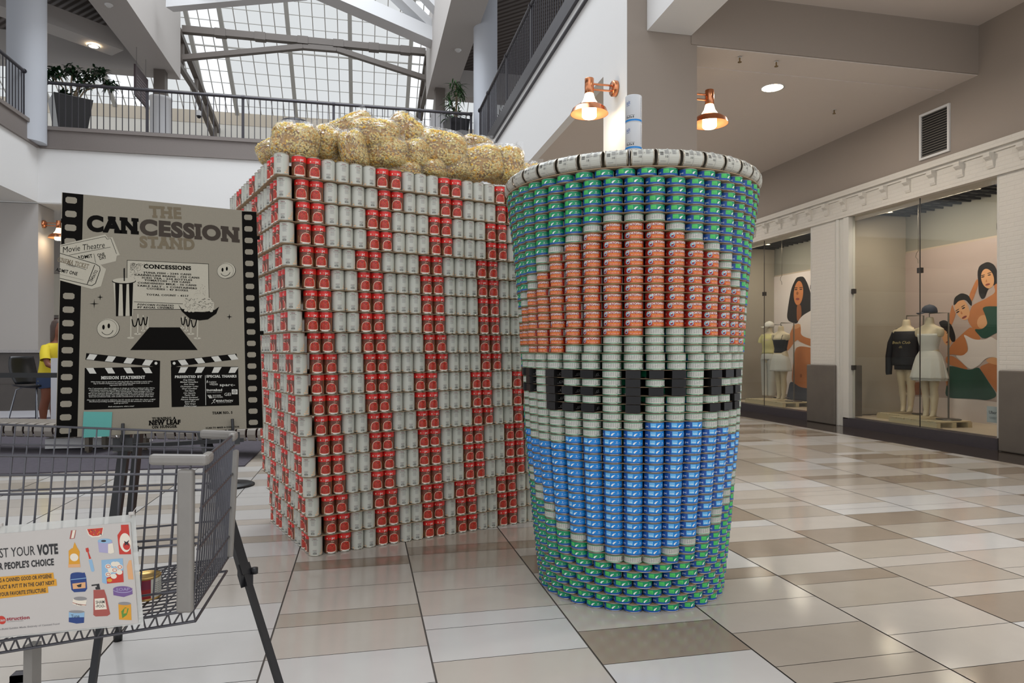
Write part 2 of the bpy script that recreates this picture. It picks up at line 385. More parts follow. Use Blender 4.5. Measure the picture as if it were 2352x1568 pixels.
for y, zs in ((6.53, (2.6,)), (7.7, (2.22,)), (8.96, (2.05, .9)), (9.92, (2.2, .9)), (11.3, (2.2,))):
    for z in zs: b.box(XS+.03, XS+.08, y-.03, y+.03, z-.035, z+.035)
st(b.build('trim_8', mat('window_clip_metal', '#4a4643', .4, metal=.6)))
# level-two ceilings: brown corrugated deck, white edge beams
def corr():
    m = mat('corrugated_deck', '#574e49', .6); nt = m.node_tree; bs = nt.nodes['Principled BSDF']
    tc = nt.nodes.new('ShaderNodeTexCoord'); w = nt.nodes.new('ShaderNodeTexWave'); w.inputs['Scale'].default_value = 2.6; w.bands_direction = 'DIAGONAL'
    nt.links.new(tc.outputs['Object'], w.inputs['Vector']); bp = nt.nodes.new('ShaderNodeBump'); bp.inputs['Strength'].default_value = .9; bp.inputs['Distance'].default_value = .08
    nt.links.new(w.outputs['Fac'], bp.inputs['Height']); nt.links.new(bp.outputs[0], bs.inputs['Normal']); return m
CORR = corr()
b = MB(); b.box(-16, -5.4, -3, 22, 10.1, 10.3); st(b.build('ceiling_upper_left', CORR))
b = MB(); b.box(2.8, 12, 2, 22, 10.1, 10.3); st(b.build('ceiling_upper_right', CORR))
ZB = 9.26
SOFF = mat('soffit_paint', '#bab5b1', .8)
b = MB(); b.box(-6.2, -5.33, -3, 22.1, ZB, 11.5); st(b.build('beam_3', SOFF))
b = MB(); b.box(2.0, 2.85, -3, 22.1, ZB, 11.5); st(b.build('beam_4', SOFF))
b = MB(); b.box(-16, -6.2, 21.6, 22.1, ZB, 10.1); b.box(2.85, 12, 21.6, 22.1, ZB, 10.1); st(b.build('beam_5', SOFF))
b = MB(); b.beam((-6.55, 20.55, 9.53), (-12, 15.1, 9.53), .62, .48); b.beam((-6.2, 10.5, 9.5), (-14, 2.7, 9.5), .5, .48); st(b.build('beam_6', SOFF))
b = MB(); b.box(-16, 12, 28, 28.3, 5, 9.85, 0); b.box(-16, 12, 27.98, 28.3, 9.85, 10.32, 1); b.box(-16, 12, 26.5, 28, 5.3, 6.0, 0)

st(b.build('wall_far', [mat('far_wall_paint', '#d6d2c9', .8), BEIGE]))
b = MB(); b.box(-16, XR, 23, 26.5, 5.3, 6.0); st(b.build('floor_upper_far', FASC))
# sloped translucent skylight
TL = 34.3; slope = math.tan(R(TL))
def sky_z(y): return 10.32+(28-y)*slope
def panel(name, col, tr):
    m = bpy.data.materials.new(name); m.use_nodes = True; nt = m.node_tree; nt.nodes.clear()
    o = nt.nodes.new('ShaderNodeOutputMaterial'); t = nt.nodes.new('ShaderNodeBsdfTransparent'); t.inputs[0].default_value = (*col, 1)
    d = nt.nodes.new('ShaderNodeBsdfTranslucent'); d.inputs[0].default_value = (*col, 1); mx = nt.nodes.new('ShaderNodeMixShader'); mx.inputs[0].default_value = tr
    nt.links.new(d.outputs[0], mx.inputs[1]); nt.links.new(t.outputs[0], mx.inputs[2]); nt.links.new(mx.outputs[0], o.inputs[0]); return m
PAN = panel('fibreglass_panel', (.69, .695, .68), .9); CLR = panel('clear_panel', (1, 1, 1), .95)
b = MB(); majors = [-16, -13.4, -11.2, -9.0, -7.9, -5.8, -4.72, -2.54, -.44, 1.72, 2.8, 5, 7.2, 9.4, 11.6]
for x0, x1 in zip(majors[:-1], majors[1:]):
    k = 1 if x1-x0 < 1.3 else 0
    b.add([(x0, 28, sky_z(28)), (x1, 28, sky_z(28)), (x1, 9, sky_z(9)), (x0, 9, sky_z(9))], [(0, 1, 2, 3)], k)
st(b.build('window_skylight', [PAN, CLR]))
b = MB(); dz = -.06
for x in majors: b.beam((x, 28, sky_z(28)+dz), (x, 9, sky_z(9)+dz), .14, .1)
for x0, x1 in zip(majors[:-1], majors[1:]):
    n = max(2, round((x1-x0)/.43))
    for i in range(1, n): x = x0+(x1-x0)*i/n; b.beam((x, 28, sky_z(28)-.02), (x, 9, sky_z(9)-.02), .03, .02)
j = 0; y = 27.7
while y > 9:
    big = j % 7 == 5
    b.beam((-16, y, sky_z(y)-.03), (11.6, y, sky_z(y)-.03), .05 if big else .02, .04 if big else .02); y -= .40; j += 1
st(b.build('trim_skylight_bars', mat('skylight_bar', '#b0aea8', .6)))
# steel trusses
def truss(name, a, lab):
    e = empty(name, (0, 0, 0), 0, lab, 'truss'); return e
t = truss('roof_truss', 0, 'long brown steel truss spanning across the skylight with kinked lower chord')
XA, XZ, YT = -5.33, 2.0, 22.35
MB().beam((XA, YT, 10.88), (XZ, YT, 10.88), .2, .2).build('top_chord', TRUSSM, t)
b = MB(); P = [(XA, YT, 10.02), (-1.83, YT, 10.69), (-.8, YT, 10.70), (XZ, YT, 10.03)]
for p, q in zip(P[:-1], P[1:]): b.beam(p, q, .17, .15)
b.build('bottom_chord', TRUSSM, t)
for x in (-4.25, -3.1, -1.83, -.75, .35, 1.35):
    zb = np.interp(x, [p[0] for p in P], [p[2] for p in P])
    b = MB(); b.beam((x-.07, YT, float(zb)), (x-.07, YT, 10.8), .03, .03); b.beam((x+.07, YT, float(zb)), (x+.07, YT, 10.8), .03, .03); b.box(x-.16, x+.16, YT-.12, YT+.12, 10.76, 10.99)
    b.build('hanger', TRUSSM, t)
for X, lab in ((-5.4, 'sloping brown steel truss left of the skylight behind the balcony'), (2.05, 'sloping brown steel truss right of the skylight behind the balcony')):
    t = truss('side_truss', 0, lab)
    MB().beam((X, 22.1, 10.75), (X, 27.9, 9.55), .16, .18).build('top_chord', TRUSSM, t)
    b = MB(); b.beam((X, 22.1, 9.75), (X, 24, 9.75), .14, .14); b.beam((X, 24, 9.75), (X, 27.9, 8.9), .14, .14); b.build('bottom_chord', TRUSSM, t)
    for y in (22.6, 24.4, 26, 27.4): MB().beam((X, y, 9.7-(max(0, y-24))*.2), (X, y, 10.65-(y-22.1)*.2), .1, .1, up=(0, 1, 0)).build('web', TRUSSM, t)
WB = mat('white_roof_beam', '#d7d8da', .6)
b = MB()
for p, q, w in (((655, -60, 18), (1010, 95, 20.5), .5), ((860, -60, 19), (1000, 75, 20.5), .35), ((930, -60, 19), (1040, 60, 20), .3), ((700, -16, 17.0), (390, 12, 18.0), .28), ((560, -50, 17.0), (420, 8, 18.0), .2)):
    b.beam(at(*p), at(*q), w, w*.8)
st(b.build('beam_7', WB))
# ground level under the balconies
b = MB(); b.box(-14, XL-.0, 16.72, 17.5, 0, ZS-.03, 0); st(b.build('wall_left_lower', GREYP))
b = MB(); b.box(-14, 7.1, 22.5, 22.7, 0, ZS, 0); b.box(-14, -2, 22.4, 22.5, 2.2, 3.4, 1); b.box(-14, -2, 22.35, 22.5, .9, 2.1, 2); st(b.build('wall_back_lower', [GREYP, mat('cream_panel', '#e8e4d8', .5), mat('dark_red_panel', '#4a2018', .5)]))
b = MB(); b.box(-14, XR, 16.72, 22.5, ZS-.02, ZS-.001, 0); st(b.build('ceiling_lower', WHITE))
DT = mat('dark_wall_tile', '#56504c', .5, noise=.12, nscale=9); GRAN = mat('speckled_granite', '#a9a4a2', .3, noise=.35, nscale=90)
b = MB(); b.box(-14, -5.37, 13.3, 13.6, .12, 1.12, 0); b.box(-14, -5.33, 13.25, 13.65, 1.12, 1.17, 1); b.box(-14, -5.36, 13.28, 13.6, 0, .12, 2)
for x in (-12.6, -11.4, -10.2, -9, -7.8, -6.6): b.box(x, x+.006, 13.297, 13.3, .12, 1.12, 3)
b.box(-14, -5.37, 13.297, 13.3, .58, .586, 3)
st(b.build('wall_half_height', [DT, GRAN, mat('white_skirting', '#c9c9cf', .4), GROUT]))
b = MB(); b.box(-12, -1.15, 7.22, 13.2, 0.0, .012); tag(b.build('carpet', mat('dark_grey_carpet', '#4a454d', .95, noise=.35, nscale=22, bump=.3, bscale=300)), 'dark purple-grey patterned carpet under the seating behind the sign board', 'carpet')
# ---- railings, lamps, upper-level things
def railing(name, p0, p1, lab, post_every=16, z0=6.03, n_end=None, spacing=.125):
    e = empty(name, (0, 0, 0), 0, lab, 'railing'); p0, p1 = Vector(p0), Vector(p1); L = (p1-p0).length; d = (p1-p0)/L
    b = MB(); b.tube([p0+Vector((0, 0, 1.0)), p1+Vector((0, 0, 1.0))], .035, 12); b.build('top_rail', DARKM, e)
    n = int(L/spacing)
    cur = MB(); cur.box(-.008, .008, -.008, .008, 0, .98); me = cur.mesh('baluster', DARKM)
    pm = MB(); pm.box(-.03, .03, -.012, .012, 0, 1.0); pm.lathe([(.05, -.03), (.05, .03)], 12, 0, (0, 0, 1.0), Matrix.Rotation(R(90), 3, 'Y'))
    pme = pm.mesh('post', DARKM)
    for i in range(n+1):
        p = p0+d*(i*L/n); post = i % post_every == 0 or i == n
        o = bpy.data.objects.new('post' if post else 'baluster', pme if post else me); COL.objects.link(o); o.parent = e
        o.location = p; o.rotation_euler = (0, 0, math.atan2(d.y, d.x))
    MB().beam(p0+Vector((0, 0, .04)), p1+Vector((0, 0, .04)), .03, .03).build('bottom_rail', DARKM, e)
    return e
railing('railing', (XL+.15, YB+.02, 6.0), (2.62, YB+.02, 6.0), 'grey metal balcony railing running across the back under the skylight')
railing('railing', (XL-.02, 10.5, 6.0), (XL-.02, 16.15, 6.0), 'grey metal railing of left balcony, beside the round column')
railing('railing', (XR+.02, 7.2, 6.0), (XR+.02, 16.4, 6.0), 'dark metal railing of right balcony above the white wall')
COLM = mat('round_column_paint', '#bfc3cb', .45)
tag(MB().lathe([(.36, 5.6), (.36, 10.1)], 40, 0, at(62, 805, 14.6)[:2]+(0,)).build('round_column', COLM), 'wide round grey column at the left balcony corner', 'column')
tag(MB().lathe([(.30, 5.6), (.30, 10.1)], 40, 0, at(1115, 805, 17.2)[:2]+(0,)).build('round_column', COLM), 'slimmer round grey column by right balcony railing', 'column')
for px, d, lab in ((369, 19.8, 'thin column with white drum base left of the sloping truss'), (1010, 21.2, 'thin column with white drum base beside the right potted plant')):
    p = at(px, 805, d); e = empty('steel_column', (p[0], p[1], 6.0), 0, lab, 'column')
    MB().lathe([(.28, 0), (.28, 2.4), (.31, 2.42), (.31, 2.48)], 28).build('drum_base', mat('drum_white', '#c9c9cb', .5), e)
    MB().box(-.15, .15, -.15, .15, 2.48, 3.26).build('post', TRUSSM, e)
# planters
LEAF = mat('dark_leaf', '#1f3a22', .4, noise=.3, nscale=20); LEAF2 = mat('mid_leaf', '#3c5a35', .4, noise=.3, nscale=20)
BARK = mat('plant_stem', '#7a6a55', .8); POT = mat('black_pot', '#1b191b', .35)
def planter(px, d, w, hpot, rz, lab, heads, leaf, ll, lw, seed):
    rr = random.Random(seed); p = at(px, 805, d); e = empty('potted_plant', (p[0], p[1], 6.03), rz, lab, 'plant')
    b = MB(); t, q = w/2, w*.33
    b.add([(-q, -q, 0), (q, -q, 0), (q, q, 0), (-q, q, 0), (-t, -t, hpot), (t, -t, hpot), (t, t, hpot), (-t, t, hpot), (-t*.9, -t*.9, hpot), (t*.9, -t*.9, hpot), (t*.9, t*.9, hpot), (-t*.9, t*.9, hpot), (-t*.88, -t*.88, hpot-.08), (t*.88, -t*.88, hpot-.08), (t*.88, t*.88, hpot-.08), (-t*.88, t*.88, hpot-.08)],
          [(0, 3, 2, 1)]+[(i, (i+1) % 4, 4+(i+1) % 4, 4+i) for i in range(4)]+[(4+i, 4+(i+1) % 4, 8+(i+1) % 4, 8+i) for i in range(4)]+[(8+i, 8+(i+1) % 4, 12+(i+1) % 4, 12+i) for i in range(4)]+[(12, 13, 14, 15)])
    b.build('pot', POT, e, bevel=.01)
    sb = MB(); lb = MB()
    for (hx, hy, hz, n, rad) in heads:
        m = Vector((hx*.35, hy*.35, hpot+(hz-hpot)*.5)); top = Vector((hx, hy, hz))
        sb.tube([(hx*.1, hy*.1, hpot-.1), m, top], [.022, .018, .012], 8)
        for i in range(n):
            a = rr.uniform(0, 2*math.pi); el = rr.uniform(-.5, 1.2); L = ll*rr.uniform(.7, 1.1)
            o = top+Vector((rr.uniform(-1, 1), rr.uniform(-1, 1), rr.uniform(-1, .6)))*rad
            dr = Vector((math.cos(a)*math.cos(el), math.sin(a)*math.cos(el), math.sin(el))); sd = dr.cross(Vector((0, 0, 1))).normalized()
            pts = [o+dr*L*t+Vector((0, 0, -.45*L*t*t)) for t in (0, .33, .66, 1)]; ws = [lw*.4, lw, lw*.7, .002]
            vs = []
            for pp, ww in zip(pts, ws): vs += [pp-sd*ww, pp+sd*ww]
            lb.add(vs, [(0, 1, 3, 2), (2, 3, 5, 4), (4, 5, 7, 6)], 0, True)
    sb.build('stem', BARK, e); lb.build('foliage', leaf, e)
    return e
planter(162, 15.9, .78, .95, R(30), 'bushy potted plant with thick dark leaves in black tapered pot', [(-.28, 0, 1.55, 90, .11), (.05, .1, 1.70, 100, .12), (.38, -.05, 1.62, 90, .12), (.6, .1, 1.80, 90, .12), (.25, 0, 1.4, 60, .13), (-.1, -.1, 1.05, 50, .1), (.8, 0, 1.55, 70, .1), (-.42, .1, 1.5, 60, .08)], LEAF, .19, .028, 3)
planter(1048, 17.6, .55, 1.05, R(12), 'tall thin-leaved potted plant in black pot at right end of railing', [(-.02, 0, 2.0, 40, .12), (.03, 0, 1.75, 45, .12), (-.1, .05, 1.5, 40, .12), (0, .1, 1.25, 30, .1), (-.2, 0, 1.15, 20, .08)], LEAF2, .34, .02, 4)
# round bin
p = at(677, 805, 17.3); e = empty('litter_bin', (p[0], p[1], 6.03), 0, 'round dark grey bin behind the balcony railing above the popcorn', 'bin')
MB().lathe([(.25, 0), (.29, .78)], 32).build('body', mat('bin_grey', '#4c4c50', .5), e)
MB().lathe([(.33, .78), (.335, .90), (.31, .93), (.25, .95)], 32).build('lid', mat('bin_lid', '#3b3a3d', .5), e)
# hanging sign, camera dome, smoke detectors
e = empty('hanging_sign', (-5.9, 20.35, 8.35), 0, 'dark maroon sign board hanging from the left roof beam', 'sign')
MB().box(-.02, .02, -.55, .55, -.42, .40).build('board', mat('maroon_board', '#3c2c31', .5), e)
b = MB(); 
for k in range(7): b.box(.021, .024, -.42, .42-.06*(k % 3), .15-.08*k, .17-.08*k)
b.build('lettering', mat('faint_lettering', '#8d8488', .6), e)
b = MB(); b.tube([(0, -.4, .4), (0, -.4, .95)], .004, 5); b.tube([(0, .4, .4), (0, .4, .95)], .004, 5); b.build('cable', DARKM, e)
p = at(457, 265, 23.06); e = empty('security_camera', p, 0, 'white dome security camera hanging on a rod behind the railing', 'camera')
MB().lathe([(.02, .17), (.08, .14), (.10, .04), (.10, -.02)], 20).build('housing', mat('camera_white', '#c9c9c9', .4), e)
MB().lathe([(.02, -.10), (.055, -.08), (.08, -.02)], 20).build('lens_dome', POT, e)
MB().tube([(0, 0, .16), (0, 0, .50)], .015, 8).build('rod', DARKM, e)
SMK = mat('detector_white', '#d5d4d2', .5)
for (px, py, d, lab) in ((250, 6, 16.0, 'small round smoke detector under the left roof beam'), (1052, 82, 18.4, 'small round smoke detector under the right roof beam')):
    p = at(px, py, d); tag(MB().lathe([(.0, -.06), (.05, -.055), (.07, -.02), (.09, -.015), (.09, .0)], 20, 0, (p[0], p[1], ZB)).build('smoke_detector', SMK), lab, 'smoke detector')
# downlights and sprinklers
EM = mat('downlight_glow', '#fff6e6', .5, emit=9)
e = empty('recessed_light', (4.99, 7.62, 4.43), 0, 'round recessed ceiling light right of the square column', 'ceiling light')
MB().lathe([(.125, -.004), (.145, -.004), (.145, 0), (.125, 0)], 32, 0, capb=False, capt=False).build('trim_ring', SMK, e)
MB().lathe([(.0, -.003), (.125, -.003)], 32, 0, capb=False).build('lens', EM, e)
for X, Y, q in ((5.0, 12.5, 'just beyond'), (5.0, 17.5, 'far behind')):
    e = empty('recessed_light', (X, Y, 4.43), 0, 'recessed ceiling light %s the one beside the square column' % q, 'ceiling light')
    MB().lathe([(.125, -.004), (.145, -.004), (.145, 0), (.125, 0)], 32, 0, capb=False, capt=False).build('trim_ring', SMK, e)
    MB().lathe([(.0, -.003), (.125, -.003)], 32, 0, capb=False).build('lens', EM, e)
p = at(215, 106, 18.18); e = empty('recessed_light', (p[0], p[1], 9.255), 0, 'small bright recessed light in the upper left diagonal beam', 'ceiling light')
MB().lathe([(.0, -.004), (.11, -.004)], 24, 0, capb=False).build('lens', EM, e); MB().lathe([(.11, -.006), (.15, -.006), (.15, 0)], 24, capb=False, capt=False).build('trim_ring', SMK, e)
for (px, py, lab) in ((1699, 133, 'brass ceiling sprinkler nearest the square column'), (1783, 143, 'brass ceiling sprinkler just above the round ceiling light'), (1916, 253, 'dark ceiling sprinkler right of and below the round ceiling light')):
    d = 3.27*FPX/(HOR-py); p = at(px, py, d); e = empty('sprinkler', (p[0], p[1], 4.43), 0, lab, 'sprinkler')
    MB().lathe([(.022, -.003), (.022, 0)], 16).build('escutcheon', SMK, e)
    MB().tube([(0, 0, 0), (0, 0, -.05)], .008, 8).lathe([(.022, -.055), (.022, -.05)], 12).build('head', mat('brass', '#8a7452', .4, metal=.8), e)
# copper sconces
COP = mat('copper', '#d99068', .22, metal=1); COPI = mat('copper_inner', '#c98a62', .5, metal=.7)
BULB = mat('frosted_bulb', '#ffe9c8', .5, emit=11)
def sconce(loc, side, lab, power=7):
    """loc = centre of the wall plate; side = +1/-1 along x in which the arm reaches"""
    e = empty('wall_sconce', loc, 0, lab, 'wall lamp'); s = side; A = Matrix.Rotation(R(90), 3, 'Y')
    MB().lathe([(.085, -.0), (.085, .045), (.075, .055), (.0, .056)], 32, 0, (0, 0, 0), Matrix.Rotation(R(90*s), 3, 'Y')).build('wall_plate', COP, e)
    b = MB(); b.tube([(.03*s, 0, .03), (.30*s, 0, .03)], .011, 10); b.tube([(.03*s, 0, -.03), (.30*s, 0, -.03)], .011, 10); b.build('arm', COP, e)
    c = (.31*s, 0, 0)
    MB().lathe([(.0, .085), (.048, .085), (.05, .08), (.05, -.075), (.042, -.08)], 28, 0, c).build('socket', COP, e)
    MB().lathe([(.045, -.08), (.062, -.14), (.10, -.20), (.10, -.21)], 28, 0, c, capb=False, capt=False).build('glass_cone', mat('glowing_cone', '#ffe6c0', .5, emit=5), e)
    MB().lathe([(.098, -.20), (.14, -.215), (.185, -.25), (.205, -.30), (.207, -.302), (.20, -.30), (.18, -.255), (.135, -.222), (.098, -.207)], 40, [0, 0, 0, 0, 1, 1, 1, 1], c, capb=False, capt=False).build('shade', [COP, COPI], e)
    MB().lathe([(.078, -.20), (.078, -.33), (.065, -.345), (.0, -.35)], 28, 0, c, capb=False).build('bulb', BULB, e)
    l = bpy.data.lights.new('bulb_light', 'POINT'); l.energy = power; l.color = (1, .78, .5); l.shadow_soft_size = .06
    o = bpy.data.objects.new('bulb_light', l); COL.objects.link(o); o.parent = e; o.location = (.31*s, 0, -.42)
    return e
sconce((2.72, 7.08, 4.03), -1, 'copper wall sconce glowing on left face of the square column')
sconce((3.53, 7.08, 4.02), 1, 'copper wall sconce glowing on right side of the square column')
sconce((-6.9, 16.95, 3.95), 1, 'small distant copper wall sconce behind top left of the sign board', 6)
# air vent
VY0, VY1, VZ0, VZ1 = 7.18, 7.62, 3.62, 4.22
e = empty('air_vent', (XS, 7.4, 3.95), 0, 'square louvred air vent high on taupe wall above shop', 'vent')
b = MB(); h, w = .30, .235
b.box(-.025, 0, -w, w, h-.03, h); b.box(-.025, 0, -w, w, -h, -h+.03); b.box(-.025, 0, -w, -w+.03, -h+.03, h-.03); b.box(-.025, 0, w-.03, w, -h+.03, h-.03); b.build('frame', SMK, e)
b = MB(); b.box(-.004, 0, -w+.03, w-.03, -h+.03, h-.03); b.build('backing', BLK, e)
b = MB()
for i in range(17):
    z = -h+.045+i*.0325; b.obox((-.012, 0, z), (0, 1, 0), (.8, 0, .6), (-.6, 0, .8), w-.03, .009, .0015)
b.build('louvres', mat('louvre', '#8b857c', .5), e)
# ================================================================ cans
STEEL = mat('can_steel', '#a9a294', .3, metal=.9); GOLD = mat('can_gold_lid', '#b3935a', .32, metal=.85)
LP = dict(rough=.38, spec=.5)
C_GREEN = mat('ink_green', '#079061', **LP); C_LIME = mat('ink_lime', '#53c964', **LP); C_BLUE = mat('ink_blue', '#1450a0', **LP)
C_SKY = mat('ink_sky', '#0f80ce', **LP); C_PALE = mat('ink_pale_blue', '#72bff0', **LP); C_WHT = mat('ink_white', '#eeeeea', **LP)
C_LAB = mat('label_offwhite', '#c3c3b9', **LP); C_TXT = mat('ink_grey_text', '#77777a', **LP); C_BLK = mat('ink_black', '#222022', **LP)
C_RED = mat('ink_red', '#9c1d15', **LP); C_ORG = mat('ink_orange', '#d2571f', **LP); C_YEL = mat('ink_yellow', '#f0b040', **LP)
C_RED2 = mat('ink_bright_red', '#dd2a26', **LP); C_BRN = mat('ink_brown', '#6e3f30', noise=.45, nscale=60, **LP); C_SAUCE = mat('ink_tomato_sauce', '#b5392c', noise=.45, nscale=160, **LP)
C_CREAM = mat('ink_cream', '#e9c9b0', **LP); C_TAN = mat('ink_tan', '#c9a860', **LP); C_MAR = mat('ink_maroon', '#7a1f3a', **LP); C_MINT = mat('ink_mint', '#7fc29b', **LP)
C_AQUA = mat('ink_aqua', '#7fb9cc', **LP)
TM = [STEEL, C_GREEN, C_LIME, C_BLUE, C_SKY, C_PALE, C_WHT, C_LAB, C_TXT, C_BLK, C_RED, C_ORG, C_YEL, C_RED2, C_BRN, C_SAUCE, C_CREAM, C_TAN, C_MAR, C_MINT, GOLD, C_AQUA]
(_ST, _GR, _LI, _BL, _SK, _PA, _WH, _LB, _TX2, _BK, _RD, _OR, _YE, _R2, _BR, _SA, _CR, _TN, _MA, _MI, _GO, _AQ) = range(22)
def cyl_map(r, zc=0):
    # x in degrees to the viewer's right, y in metres; the can faces -Y
    return lambda x, y, L: ((r+.0003*L-.0003)*math.sin(R(x)), -(r+.0003*L-.0003)*math.cos(R(x)), y)
TR, TH = .0425, .0345
def tuna_body(seg=40, lid=_ST):
    b = MB(); h = TH; r = TR
    prof = [(r-.004, .0), (r-.0008, .0), (r, .0008), (r, .0018), (r-.0012, .0028), (r-.0012, h-.0030), (r, h-.0020), (r, h-.0008), (r-.0008, h), (r-.0030, h), (r-.0038, h-.003), (0, h-.003)]
    b.lathe(prof, seg, lid); return b
def tuna_mesh(kind):
    b = tuna_body(40, _GO if kind == 'red' else _ST); A = Art(cyl_map(TR-.0011), 5); A.mb = b
    z0, z1 = .0032, TH-.0034; zm = (z0+z1)/2; H = z1-z0
    if kind in ('green', 'blue'):
        main, rect_, base = (_GR, _LI, _BL) if kind == 'green' else (_SK, _PA, _BL)
        A.rect(-108, z0, 78, z1, main); A.rect(-108, z0, -42, z1, base, 1.9)
        if kind == 'green': A.strip(-42, 78, z0, lambda x: z0+H*(.30-.06*math.cos(R((x-10)*2.2))), base, 1.9)
        else: A.strip(-42, 78, z0, lambda x: z0+H*.14, mi=base, L=1.9)
        A.text('pc', -66, zm-.001, 23, .0085, _WH, 2.6, bold=1)
        A.rect(-40, zm-.0055, -8, z1-.003, rect_, 2.1)
        A.text('chunk light' if kind == 'green' else 'solid white', -24, zm+.0055, 28, .003, _GR if kind == 'green' else _SK, 2.6); A.text('TUNA', -24, zm-.001, 26, .0045, _WH if kind == 'blue' else _GR, 2.6, bold=2)
        A.poly([(-2, zm-.004), (4, zm-.0075), (12, zm-.002), (17, zm+.004), (10, zm+.0045), (3, zm+.001)], _WH, 2); A.poly([(11, zm+.003), (19, zm+.0015), (21, zm+.0065)], _WH, 2)
        A.text('T', 42, zm+.0015, 9, .006, _WH, 2, bold=1); A.rect(33, zm-.004, 50, zm-.0032, _WH, 2); A.rect(52, zm-.0015, 68, zm-.001, _WH, 2)
        # back: ingredients panel
        A.rect(78, z0, 252, z1, _GR if kind == 'green' else _SK); A.rect(80, z0+.0024, 250, z1-.0022, _LB, 1.4)
        for j in range(7):
            z = z1-.0052-j*.0026
            for x in range(90, 214, 14):
                wd = 4+((x*7+j*13) % 9); A.rect(x, z, x+wd, z+.0011, _TX2, 2)
        for j in range(11): A.rect(222+j*2, z0+.006, 222+j*2+(.7 if j % 3 else 1.2), z1-.005, _BK, 2)
        A.rect(200, z0+.004, 206, z0+.0065, _TX2, 2)
    else:
        A.rect(-100, z0, 80, z1, _RD); A.rect(80, z0, 260, z1, _LB); A.rect(-26, z0+.001, 66, zm+.001, _OR, 1.3)
        A.text('PORTOFINO', 13, zm+.0072, 100, .0082, _WH, 2, bold=2)
        A.text('SOLID LIGHT TUNA', 20, zm-.0022, 82, .0046, _YE, 2, bold=1); A.text('IN OLIVE OIL', 20, zm-.0088, 70, .0042, _CR, 2, bold=1)
        A.disc(-43, zm, 15, .0105, _WH, 2); A.disc(-43, zm, 13.5, .0092, _AQ, 2.2); A.poly([(-55, zm-.003), (-31, zm-.003), (-34, zm-.0065), (-43, zm-.009), (-52, zm-.0065)], _BL, 2.4)
        A.poly([(-50, zm+.000), (-44, zm+.0065), (-36, zm+.001)], _WH, 2.6); A.text('S', -80, zm, 6, .006, _WH, 2); A.disc(72, zm+.007, 4, .003, _OR, 2)
        for j in range(5):
            for x in range(100, 230, 16): A.rect(x, z1-.006-j*.004, x+9, z1-.0046-j*.004, _TX2, 2)
    return b.mesh(kind+'_tuna', TM)
M_TG, M_TB, M_TR = tuna_mesh('green'), tuna_mesh('blue'), tuna_mesh('red')

# ---- the cup of tuna cans
CD = 3.51; CB = R(9.75)                     # distance and bearing of the cup's axis from the camera
CUP = Vector(cw(CD*math.sin(CB), CD*math.cos(CB), 0)); TOCAM = math.atan2(-CUP.x, CUP.y)  # yaw that turns -Y to the camera
NROW = 52; PITCH = 1.921/NROW
prof_z = [0, .1, .325, .546, .767, 1.12, 1.4, 1.66, 1.925]; prof_r = [.457, .470, .494, .513, .533, .551, .568, .591, .626]
def cup_r(z): return float(np.interp(z, prof_z, prof_r))-.001
# rows counted from the rim (1) to the floor (52); columns counted from the one nearest the camera
def kind_at(row, k):
    if row <= 5: return 'G'
    if row >= 47: return 'G'
    top = {6: (-1, 1), 7: (-2, 2), 8: (-3, 3), 9: (-4, 4), 10: (-5, 5), 11: (-5, 5), 12: (-6, 6), 13: (-6, 6), 14: (-7, 7), 15: (-7, 7), 16: (-8, 8), 17: (-8, 8)}
    if row == 6: return 'W' if -1 <= k <= 1 else 'G'
    if row in top:
        lo, hi = top[row]
        return 'W' if k in (lo, hi) else ('R' if lo < k < hi else 'G')
    if row == 18: return 'R' if -9 < k < 9 else 'W'
    if row == 19: return 'W' if 1 <= k <= 3 else ('R' if abs(k) < 10 else 'W')
    if row == 20: return 'W' if -1 <= k <= 5 else 'R'
    if row == 21: return 'R' if -6 <= k <= -4 or k >= 8 else 'W'
    if row in (22, 23): return 'W'
    if 24 <= row <= 28:
        pat = {24: 'XXX.XXX.XXX.XXX.X', 25: 'X.X.X...X.X.X...X', 26: 'XXX.XXX.XXX.XXX.X', 27: 'X...X...X.....X.X', 28: 'X...XXX.X...XXX.X'}[row]
        i = k+8
        return 'X' if 0 <= i < len(pat) and pat[i] == 'X' else 'W'
    if row == 29: return 'W'
    start = {-9: 31, -8: 31, -7: 32, -6: 33, -5: 33, -4: 33, -3: 32, -2: 32, -1: 31, 0: 31, 1: 30, 2: 30, 3: 30, 4: 31, 5: 31, 6: 32, 7: 32, 8: 33, 9: 33}.get(k, 32)
    end = {0: 46, 1: 46, 2: 45, 3: 44, 4: 43, 5: 41, 6: 39, 7: 37, 8: 35, 9: 34}.get(abs(k) if k >= 0 else (abs(k)), 33)
    if k == -1: end = 46
    w = 2 if abs(k) >= 5 else 1
    if row < start: return 'W'
    if row < end: return 'B'
    if row < end+w: return 'W'
    return 'G'
ckind = {'G': (M_TG, 0, 'green_tuna_can', 'green-labelled tuna can'), 'W': (M_TG, -165, 'white_sided_tuna_can', 'white-turned tuna can'),
         'R': (M_TR, 0, 'red_tuna_can', 'red tuna can'), 'B': (M_TB, 0, 'blue_tuna_can', 'blue-labelled tuna can')}
